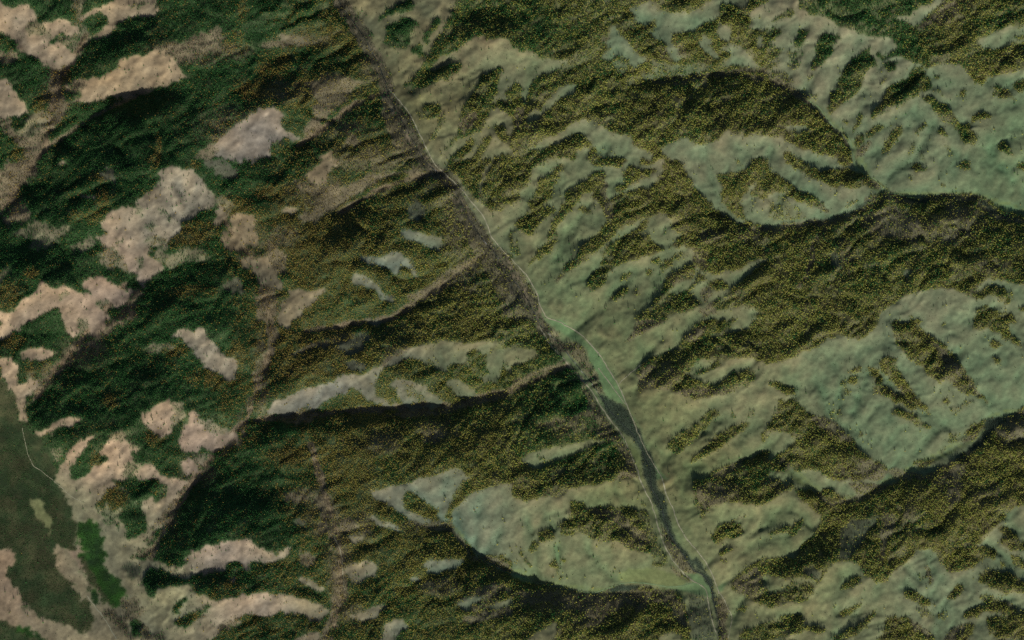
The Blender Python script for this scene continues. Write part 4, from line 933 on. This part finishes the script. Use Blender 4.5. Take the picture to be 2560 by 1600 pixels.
# ---------------------------------------------------------------- tracks and brook
def zat(x, y): return sample(Z, np.asarray(x, float), np.asarray(y, float))
def ribbon(name, line, width, mat, lift, seed):
    L = [line[0]]
    for a, c in zip(line, line[1:]):                 # smooth and resample
        n = max(1, int(math.hypot(c[0] - a[0], c[1] - a[1]) / 2.0))
        L += [(a[0] + (c[0] - a[0]) * k / n, a[1] + (c[1] - a[1]) * k / n) for k in range(1, n + 1)]
    A = np.array(L)
    for _ in range(30): A[1:-1] = 0.25 * A[:-2] + 0.5 * A[1:-1] + 0.25 * A[2:]
    A = A + 0.8 * np.stack([noise(A[:, 0], A[:, 1], 14, seed, 2), noise(A[:, 0], A[:, 1], 14, seed + 1, 2)], -1)
    T = np.gradient(A, axis=0); T /= np.linalg.norm(T, axis=1)[:, None] + 1e-9
    N = np.stack([-T[:, 1], T[:, 0]], -1)
    hw = width / UNIT / 2 * (1 + 0.25 * noise(A[:, 0], A[:, 1], 9, seed + 2, 2))
    rows = [A + N * (hw * s)[:, None] for s in (-1, -0.35, 0.35, 1)]
    V = []; F = []
    for r in rows:
        X, Y = wpos(r[:, 0], r[:, 1]); V.append(np.stack([X, Y, zat(r[:, 0], r[:, 1]) + lift], -1))
    n = len(A); V = np.concatenate(V)
    for s in range(3):
        for k in range(n - 1): F.append((s * n + k, s * n + k + 1, (s + 1) * n + k + 1, (s + 1) * n + k))
    m = bpy.data.meshes.new(name); m.from_pydata(V.tolist(), [], F); m.update()
    for p in m.polygons:
        p.use_smooth = True
    if m.polygons[0].normal.z < 0: m.flip_normals()
    m.materials.append(mat)
    o = bpy.data.objects.new(name, m); col.objects.link(o); o['kind'] = 'structure'
    return o
def dirt(name, c0, c1):
    m, nt, b = material(name); n = noise_node(nt, 0.08, 5); r = ramp(nt, [(0.3, c0), (0.7, c1)])
    nt.links.new(n.outputs[0], r.inputs[0]); nt.links.new(r.outputs[0], b.inputs['Base Color']); return m
M_TRACK = {'pale': dirt('track_dust', (0.18, 0.18, 0.115), (0.27, 0.255, 0.175)), 'grass': dirt('track_grass', (0.10, 0.155, 0.075), (0.15, 0.20, 0.10))}
for k, (w, tonek, label, parts) in enumerate(TRACKS):
    line = [on_map(s, p) for s, t in parts for p in pts(t)]
    o = ribbon('dirt_track', line, w, M_TRACK[tonek], 0.7, 40 + 5 * k)
    o['label'] = label; o['category'] = 'track'
m_water, nt, b = material('brook_water')
b.inputs['Base Color'].default_value = (0.012, 0.018, 0.016, 1); b.inputs['Roughness'].default_value = 0.5; b.inputs['Specular IOR Level'].default_value = 0.5
bn = noise_node(nt, 0.6, 3); bb = nt.nodes.new('ShaderNodeBump'); bb.inputs['Strength'].default_value = 0.3
nt.links.new(bn.outputs[0], bb.inputs['Height']); nt.links.new(bb.outputs[0], b.inputs['Normal'])
o = ribbon('stream', [on_map(s, p) for s, t in STREAM for p in pts(t)], 3.4, m_water, 0.5, 140)
o['label'] = 'narrow dark brook running down the main valley floor'; o['category'] = 'stream'

# ---------------------------------------------------------------- plant models
def mesh_of(name, V, F, mat):
    m = bpy.data.meshes.new(name); m.from_pydata([tuple(v) for v in V], [], F); m.update(); m.materials.append(mat); return m
def trunk_mesh(name, h, r, rs, limbs=5):
    V = []; F = []
    def taper(a, c, r0, r1, n):
        a = np.array(a, float); c = np.array(c, float); d = c - a; d /= np.linalg.norm(d)
        u = np.cross(d, (0.3, 0.9, 0.2)); u /= np.linalg.norm(u); w = np.cross(d, u); base = len(V)
        for p, rr in ((a, r0), (c, r1)):
            for k in range(n):
                t = 2 * math.pi * k / n; V.append(p + rr * (math.cos(t) * u + math.sin(t) * w))
        for k in range(n): F.append((base + k, base + (k + 1) % n, base + n + (k + 1) % n, base + n + k))
    bend = (rs.uniform(-.3, .3), rs.uniform(-.3, .3))
    taper((0, 0, -1.2), (bend[0], bend[1], h * .5), r, r * .6, 6)
    taper((bend[0], bend[1], h * .5), (0, 0, h), r * .6, r * .12, 6)
    for k in range(limbs):
        t = rs.uniform(0, 6.28); z = h * rs.uniform(.3, .75); L = rs.uniform(.9, 1.6)
        taper((0, 0, z), (L * math.cos(t), L * math.sin(t), z + .4 * L), r * .25, r * .06, 4)
    return mesh_of(name, V, F, m_bark)
def crown_mesh(name, h0, h1, rad, n, rs, mat, round_=0.0, leaf=0.8, bare=0.0):
    V = []; F = []
    for k in range(n):
        t = (k + rs.random()) / n
        z = h0 + (h1 - h0) * t ** 0.85
        prof = (1 - t) ** 0.8 * (1 - round_) + math.sin(math.pi * min(1, t * .93 + .12)) ** 0.6 * round_
        a = k * 2.399 + rs.uniform(-.5, .5)
        rr = rad * (prof + 0.06) * rs.uniform(.55, 1.08) * (1 + .22 * math.sin(2 * a + n))
        c = np.array((rr * math.cos(a), rr * math.sin(a), z + rs.uniform(-.3, .3)))
        nrm = np.array((math.cos(a), math.sin(a), rs.uniform(.35, 1.3))); nrm += rs.uniform(-.35, .35, 3); nrm /= np.linalg.norm(nrm)
        u = np.cross(nrm, (0, 0, 1)); u /= np.linalg.norm(u); w = np.cross(nrm, u)
        s = leaf * rs.uniform(.65, 1.25) * (1 - .45 * t); b0 = len(V)
        V += [c - s * u * .9, c + s * w * .85 - s * nrm * .25, c + s * u * .9, c - s * w * .85, c + s * nrm * .28]
        F += [(b0, b0 + 1, b0 + 4), (b0 + 1, b0 + 2, b0 + 4), (b0 + 2, b0 + 3, b0 + 4), (b0 + 3, b0, b0 + 4)]
    return mesh_of(name, V, F, mat)
def twig_mesh(name, h, spread, n, rs, mat, wid=0.16):
    V = []; F = []
    for k in range(n):
        a = rs.uniform(0, 6.28); rr = spread * math.sqrt(rs.random()); top = h * rs.uniform(.55, 1.0)
        p0 = np.array((rr * .3 * math.cos(a), rr * .3 * math.sin(a), -.4)); p1 = np.array((rr * math.cos(a), rr * math.sin(a), top))
        q = rs.uniform(0, 3.14); w = np.array((math.cos(q), math.sin(q), 0)) * wid; w2 = np.array((-math.sin(q), math.cos(q), 0)) * wid; b0 = len(V)
        V += [p0 - w, p0 + w, p0 + w2, p1]
        F += [(b0, b0 + 1, b0 + 3), (b0 + 1, b0 + 2, b0 + 3), (b0 + 2, b0, b0 + 3)]
        for _ in range(3):
            t = rs.uniform(.45, .95); c = p0 + (p1 - p0) * t; e = c + np.array((rs.uniform(-1, 1), rs.uniform(-1, 1), rs.uniform(.2, .9))) * .8; b0 = len(V)
            V += [c - w * .7, c + w * .7, e]; F.append((b0, b0 + 1, b0 + 2))
    return mesh_of(name, V, F, mat)
rs = np.random.default_rng(5)
LARCH = [(trunk_mesh('larch_trunk', 10.0 + k, .2, rs), crown_mesh('larch_crown', 1.6, 10.6 + k, 2.6 - .15 * k, 60, rs, M_LARCH, .35)) for k in range(3)]
PINE = [(trunk_mesh('pine_trunk', 10.5 + k, .22, rs), crown_mesh('pine_crown', 1.4, 11.2 + k, 2.4, 60, rs, M_PINE, .25 + .15 * k)) for k in range(3)]
BIRCH = [twig_mesh('brush_twigs', 4.5 + k, 1.7, 22, rs, M_TWIG) for k in range(3)]
WILLOW = [crown_mesh('willow_bush', .2, 2.6 + .5 * k, 1.9, 26, rs, M_WILLOW, .9, .7) for k in range(2)]
HEATH = [crown_mesh('heath_bush', .1, 1.7 + .4 * k, 1.8, 22, rs, M_HEATH, .9, .7) for k in range(2)]
LUSH = [crown_mesh('wetland_bush', .1, 1.3 + .3 * k, 2.0, 22, rs, M_LUSH, .9, .8) for k in range(2)]

# ---------------------------------------------------------------- lone trees, each a thing of its own
PLACES = """5,6 tan slope in the top left corner;13,13 pale slope below the top left corner;10,22 sandy patch at the upper left edge;27,20 orange-tan wedge clearing;38,15 upper end of the orange-tan wedge;34,2 tan clearing at the upper left edge;41,44 grey-tan spur among dark woods;45,50 lower half of the grey-tan spur;33,56 pale basin west of the grey-tan spur;58,55 brown knoll beside the left corridor;56,49 small gap north of the brown knoll;62,65 brown shelf beside the left corridor;18,70 pink-tan ridge on the left;8,76 western tail of the pink-tan ridge;50,82 grey clearing above the black-shadowed wood;40,98 sandy triangle below the black-shadowed wood;46,106 pale bench east of the sandy triangle;28,108 sandy fan in the lower left;20,112 narrow sandy tongue in the lower left;13,122 green terrace edge of the lower left plain;30,122 scrubby slope above the lower left plain;55,131 pink-grey ridge at the lower left;46,140 grass bank by the lower left plain;4,138 sandy flat in the bottom left corner;66,142 tan saddle at the bottom left;70,72 brown meadow south of the golden wood;100,4 olive slope at the top of the valley;100,17 pale knoll east of the stream;108,21 olive shoulder east of the stream;116,14 tan crest near the upper middle;104,33 green slope above the east bank track;122,17 grey-green bowl near the upper middle;148,14 grass between woods at the upper middle;172,6 grey-green crest at the top;194,10 pale ribs at the upper right;204,18 grass between two upper right strips;216,26 grey-green slope at the upper right;228,34 green slope near the right edge;214,40 hillside above the north-eastern brook;240,22 clearing at the right edge;166,35 ridge meadow below the great golden wood;190,44 grass bowl beside the north-eastern brook;176,42 slope meadow right of the middle;140,42 grass ribs in the middle;134,55 green slope between two forest strips;146,66 long meadow north of the old ring;140,78 valley meadow by the old ring;156,70 pale hollow among small groves;116,58 meadow by the track bend;92,58 crescent clearing in the golden wood;86,88 pale ridge clearing in the middle;104,86 olive clearing west of the valley;122,85 grass below the golden wood near the stream;140,88 bright meadow of the main valley;155,82 slope above the spring meadow;158,100 olive hillside east of the dark willow strip;176,92 pale slope south of the curved wood;196,85 grey-green hillside on the right;206,76 grass south of the broad right wood;232,82 slope near the right edge above the hollow;215,98 green basin on the right;205,108 lower green basin on the right;236,92 green flat at the right edge;116,126 grooved grey-green hill near the bottom;106,118 grass fan left of the grooved hill;92,130 small clearing near the bottom middle;140,118 olive bench west of the stream;134,132 lower bowl between woods near the bottom;150,136 field by the green lane;180,120 pale hill east of the lower stream;185,146 grass by the lower right bank;200,144 ribbed slope at the lower right;222,138 fan-shaped gullies at the lower right;215,122 grass by the lower right wood"""
places = [(float(a.split(',')[0]), float(a.split(',')[1]), n) for a, n in (s.split(' ', 1) for s in PLACES.split(';'))]
lone = []
for sheet, t in LONE.items():
    for p in pts(t):
        x, y = on_map(sheet, p)
        if 2 < x < MAPW - 2 and 2 < y < MAPH - 2: lone.append((x, y))
rl = random.Random(3)
count = {'larch': 0, 'pine': 0}; todo = {}; overflow = []
rl.shuffle(lone)
for x, y in lone:
    g = float(sample_near(green, np.array(x), np.array(y)))
    kind = 'pine' if rl.random() < (0.12 + 0.85 * g) else 'larch'
    if count[kind] >= 290: overflow.append((x, y, kind)); continue
    count[kind] += 1
    q = min(places, key=lambda r: (r[0] - x / 10.58) ** 2 + (r[1] - y / 10.58) ** 2)[2]
    todo.setdefault((kind, q), []).append((y, x))
ORD = 'first second third fourth fifth sixth seventh eighth ninth tenth eleventh twelfth thirteenth fourteenth fifteenth sixteenth seventeenth eighteenth nineteenth twentieth'.split()
def add_tree(name, meshes, loc, rz, s):
    e = bpy.data.objects.new(name, None); e.empty_display_size = 2; col.objects.link(e)
    e.location = loc; e.rotation_euler = (0, 0, rz); e.scale = (s, s, s)
    for part, m in zip(('trunk', 'crown'), meshes):
        c = bpy.data.objects.new(part, m); col.objects.link(c); c.parent = e
    return e
protos = {'larch': {}, 'pine': {}}
for (kind, place), members in todo.items():
    members.sort()
    n = len(members)
    for k, (y, x) in enumerate(members):
        v = rl.randrange(3); X, Y = wpos(x, y); s = rl.uniform(1.35, 1.9)
        e = add_tree(kind + '_tree', (LARCH if kind == 'larch' else PINE)[v], (X, Y, float(zat(x, y)) - .1), rl.uniform(0, 6.28), s)
        look = 'golden larch' if kind == 'larch' else 'dark green pine'
        if n == 1: e['label'] = f'only lone {look}, {place}'
        elif k == n - 1: e['label'] = f'southernmost lone {look}, {place}'
        elif k == 0: e['label'] = f'northernmost lone {look}, {place}'
        else: e['label'] = f'{ORD[k]} {look} from the north, {place}'
        e['category'] = 'tree'; e['group'] = 'lone larches in the open' if kind == 'larch' else 'lone pines in the open'
        protos[kind].setdefault(v, [c for c in e.children] or None)
bpy.context.view_layer.update()

# ---------------------------------------------------------------- woods and thickets (uncountable)
MARG = 230
def jitter_grid(step, seed):
    r = np.random.default_rng(seed)
    gx, gy = np.meshgrid(np.arange(-MARG, MAPW + MARG, step), np.arange(-MARG, MAPH + MARG, step * .92))
    gx = gx + (np.arange(gx.shape[0]) % 2)[:, None] * step * .5
    gx = gx + r.uniform(-.48, .48, gx.shape) * step; gy = gy + r.uniform(-.48, .48, gy.shape) * step
    return gx.ravel(), gy.ravel(), r
def mass(name, x, y, size, variant, meshes, label, cat, seed):
    r = np.random.default_rng(seed); n = len(x)
    X, Y = wpos(x, y); V = np.stack([X, Y, zat(x, y) - .15], -1).astype(np.float32)
    m = bpy.data.meshes.new(name); m.vertices.add(n); m.vertices.foreach_set('co', V.reshape(-1))
    a = m.attributes.new('size', 'FLOAT', 'POINT'); a.data.foreach_set('value', size.astype(np.float32))
    a = m.attributes.new('variant', 'INT', 'POINT'); a.data.foreach_set('value', variant.astype(np.int32))
    rot = np.zeros((n, 3), np.float32); rot[:, 2] = r.uniform(0, 6.28, n); rot[:, :2] = r.normal(0, .05, (n, 2))
    a = m.attributes.new('turn', 'FLOAT_VECTOR', 'POINT'); a.data.foreach_set('vector', rot.reshape(-1))
    m.update()
    o = bpy.data.objects.new(name, m); col.objects.link(o)
    o['kind'] = 'stuff'; o['label'] = label; o['category'] = cat
    g = bpy.data.node_groups.new(name, 'GeometryNodeTree'); N = g.nodes; Lk = g.links
    g.interface.new_socket('Geometry', in_out='INPUT', socket_type='NodeSocketGeometry'); g.interface.new_socket('Geometry', in_out='OUTPUT', socket_type='NodeSocketGeometry')
    gi = N.new('NodeGroupInput'); go = N.new('NodeGroupOutput'); inst = N.new('GeometryNodeInstanceOnPoints'); inst.inputs['Pick Instance'].default_value = True
    allv = N.new('GeometryNodeJoinGeometry')
    for objs in reversed(meshes):
        j = N.new('GeometryNodeJoinGeometry')
        for ob in objs:
            oi = N.new('GeometryNodeObjectInfo'); oi.transform_space = 'ORIGINAL'; oi.inputs['Object'].default_value = ob
            Lk.new(oi.outputs['Geometry'], j.inputs[0])
        ti = N.new('GeometryNodeGeometryToInstance'); Lk.new(j.outputs[0], ti.inputs[0]); Lk.new(ti.outputs[0], allv.inputs[0])
    def attr(nm, ty):
        q = N.new('GeometryNodeInputNamedAttribute'); q.data_type = ty; q.inputs['Name'].default_value = nm; return q.outputs[0]
    er = N.new('FunctionNodeEulerToRotation'); Lk.new(attr('turn', 'FLOAT_VECTOR'), er.inputs[0])
    Lk.new(gi.outputs[0], inst.inputs['Points']); Lk.new(allv.outputs[0], inst.inputs['Instance']); Lk.new(attr('variant', 'INT'), inst.inputs['Instance Index'])
    Lk.new(er.outputs[0], inst.inputs['Rotation']); Lk.new(attr('size', 'FLOAT'), inst.inputs['Scale']); Lk.new(inst.outputs[0], go.inputs[0])
    o.modifiers.new('planting', 'NODES').node_group = g
    return o
def model_objs(kind):
    out = []
    for v in range(3):
        out.append(protos[kind][v])
    return out
def lead_plants(name, meshes, spots, labels, cat, group):       # a few plants of each thicket stand as things; the mass repeats them
    obs = []
    for m, (x, y), lb in zip(meshes, spots, labels):
        o = bpy.data.objects.new(name, m); col.objects.link(o); X, Y = wpos(x, y)
        o.location = (X, Y, float(zat(x, y))); o['label'] = lb; o['category'] = cat; o['group'] = group
        obs.append([o])
    return obs

x, y, r = jitter_grid(2.45, 101)
c = sample_near(cover, x + r.normal(0, 1.3, len(x)), y + r.normal(0, 1.3, len(x))); gf = sample_near(green, x, y); ea = np.clip((sample_near(WX, x, y) - 85) / 40, 0, 1)
u = r.random(len(x)); pt = sample(n1, x, y); pt2 = noise(x, y, 18, 61, 3)
near_wide = blur(is_('F').astype(float), 16); br = sample(brown, x, y); near = sample(blur(is_('F').astype(float), 7), x, y); clump = noise(x, y, 9, 62, 2)
prob = np.zeros(len(x))
prob[c == CODE['F']] = 0.97; prob[c == CODE['P']] = 0.36; prob[c == CODE['S']] = 0.15; prob[c == CODE['R']] = 0.05
prob[c == CODE['V']] = 0.07; prob[c == CODE['W']] = 0.01; prob[c == CODE['H']] = 0.02
prob *= np.where(c == CODE['F'], np.clip(1 - .2 * ea + .16 * pt2 + .05 * pt + .34 * clump, .06, 1), np.clip(1 + .5 * pt2 + .5 * clump, .03, 2))
prob = np.where(c == CODE['G'], np.clip(near - .06, 0, 1) * (.45 - .25 * ea) * np.clip(.3 + 1.3 * clump, 0, 3) + (1 - ea) * .16 * sample(near_wide, x, y) * np.clip(pt2 + clump, 0, 3), prob)
prob = np.where(c == CODE['F'], prob * (1 - .55 * br) * (1 - .72 * sample(thin, x, y)), prob)
keep = u < prob
x, y, gf, ea, c, pt, pt2 = x[keep], y[keep], gf[keep], ea[keep], c[keep], pt[keep], pt2[keep]
share = np.clip(gf + .14 * pt + .16 * pt2 + np.where(c == CODE['S'], -.3, 0), .02, .97)
share = np.where(gf > .7, 1 - (1 - share) * .45, share)
pine = r.random(len(x)) < share
size = (0.80 + 0.17 * ea) * np.clip(r.lognormal(0, .27, len(x)), .5, 1.75)
var = r.integers(0, 3, len(x))
ox = np.array([q[0] for q in overflow]); oy = np.array([q[1] for q in overflow]); ok = np.array([q[2] == 'pine' for q in overflow], bool)
if len(overflow):
    x = np.concatenate([x, ox]); y = np.concatenate([y, oy]); pine = np.concatenate([pine, ok]); size = np.concatenate([size, np.full(len(ox), 1.1)]); var = np.concatenate([var, np.zeros(len(ox), int)])
print('trees', len(x), 'pines', int(pine.sum()), 'lone', count, 'overflow', len(overflow))
mass('larch_forest', x[~pine], y[~pine], size[~pine], var[~pine], model_objs('larch'), 'golden olive larch forest covering the slopes', 'forest', 1)
mass('pine_forest', x[pine], y[pine], size[pine], var[pine], model_objs('pine'), 'dark green pine forest thickest on the left hills', 'forest', 2)

def thicket(weights, step, name, mass_name, meshes, spots, labels, group, mass_label, smin, smax, seed):
    x, y, r = jitter_grid(step, seed)
    c = sample_near(cover, x + r.normal(0, 1.6, len(x)), y + r.normal(0, 1.6, len(x)))
    pr = np.zeros(len(x))
    for l, q in weights.items(): pr[c == CODE[l]] = q
    pr *= np.clip(1 + .45 * noise(x, y, 30, seed, 3), .1, 1.6)
    if 'G' in weights: pr += np.where(c == CODE['G'], .10 * np.exp(-np.clip(sample(d_gul, x, y), 0, 99) / 3.0), 0)
    if 'S' in weights: pr += np.where(c == CODE['F'], .5 * sample(brown, x, y), 0)
    k = r.random(len(x)) < pr; x, y = x[k], y[k]
    obs = lead_plants(name, meshes, spots, labels, 'bush', group)
    mass(mass_name, x, y, r.uniform(smin, smax, len(x)), r.integers(0, len(meshes), len(x)), obs, mass_label, 'thicket', seed)
    print(mass_name, len(x))
thicket({'V': .55, 'S': .62, 'R': .14, 'F': .09, 'P': .06}, 2.6, 'bare_bush', 'bare_brush', BIRCH, [(1120, 480), (1000, 300), (690, 440)],
        ['bare grey-brown bush on the west bank at the middle of the valley', 'bare grey-brown bush beside the upper gravel bar', 'bare grey-brown bush in the brown hollow left of the golden wood'],
        'bare bushes', 'leafless grey-brown brush filling hollows and stream banks', .8, 1.35, 201)
thicket({'W': .8, 'V': .22}, 2.4, 'willow_bush', 'willow_carr', WILLOW, [(1562, 1040), (1590, 1120)],
        ['dark willow bush at the upper end of the dark strip', 'dark willow bush in the middle of the dark strip'],
        'willow bushes', 'dark willow scrub along the valley floor', .7, 1.3, 202)
thicket({'H': .62, 'G': .010}, 2.6, 'heath_bush', 'heath_scrub', HEATH, [(40, 1100), (60, 1480)],
        ['low heath bush at the left edge of the shrubby plain', 'low heath bush at the south of the shrubby plain'],
        'heath bushes', 'dull green and brown heath scrub on the lower left plain', .6, 1.6, 203)
thicket({'E': .6}, 2.8, 'wetland_bush', 'wetland_growth', LUSH, [(225, 1340), (275, 1470)],
        ['lush green bush at the north of the bright wetland', 'lush green bush at the south of the bright wetland'],
        'wetland bushes', 'emerald green growth of the lower left wetland', .7, 1.5, 204)
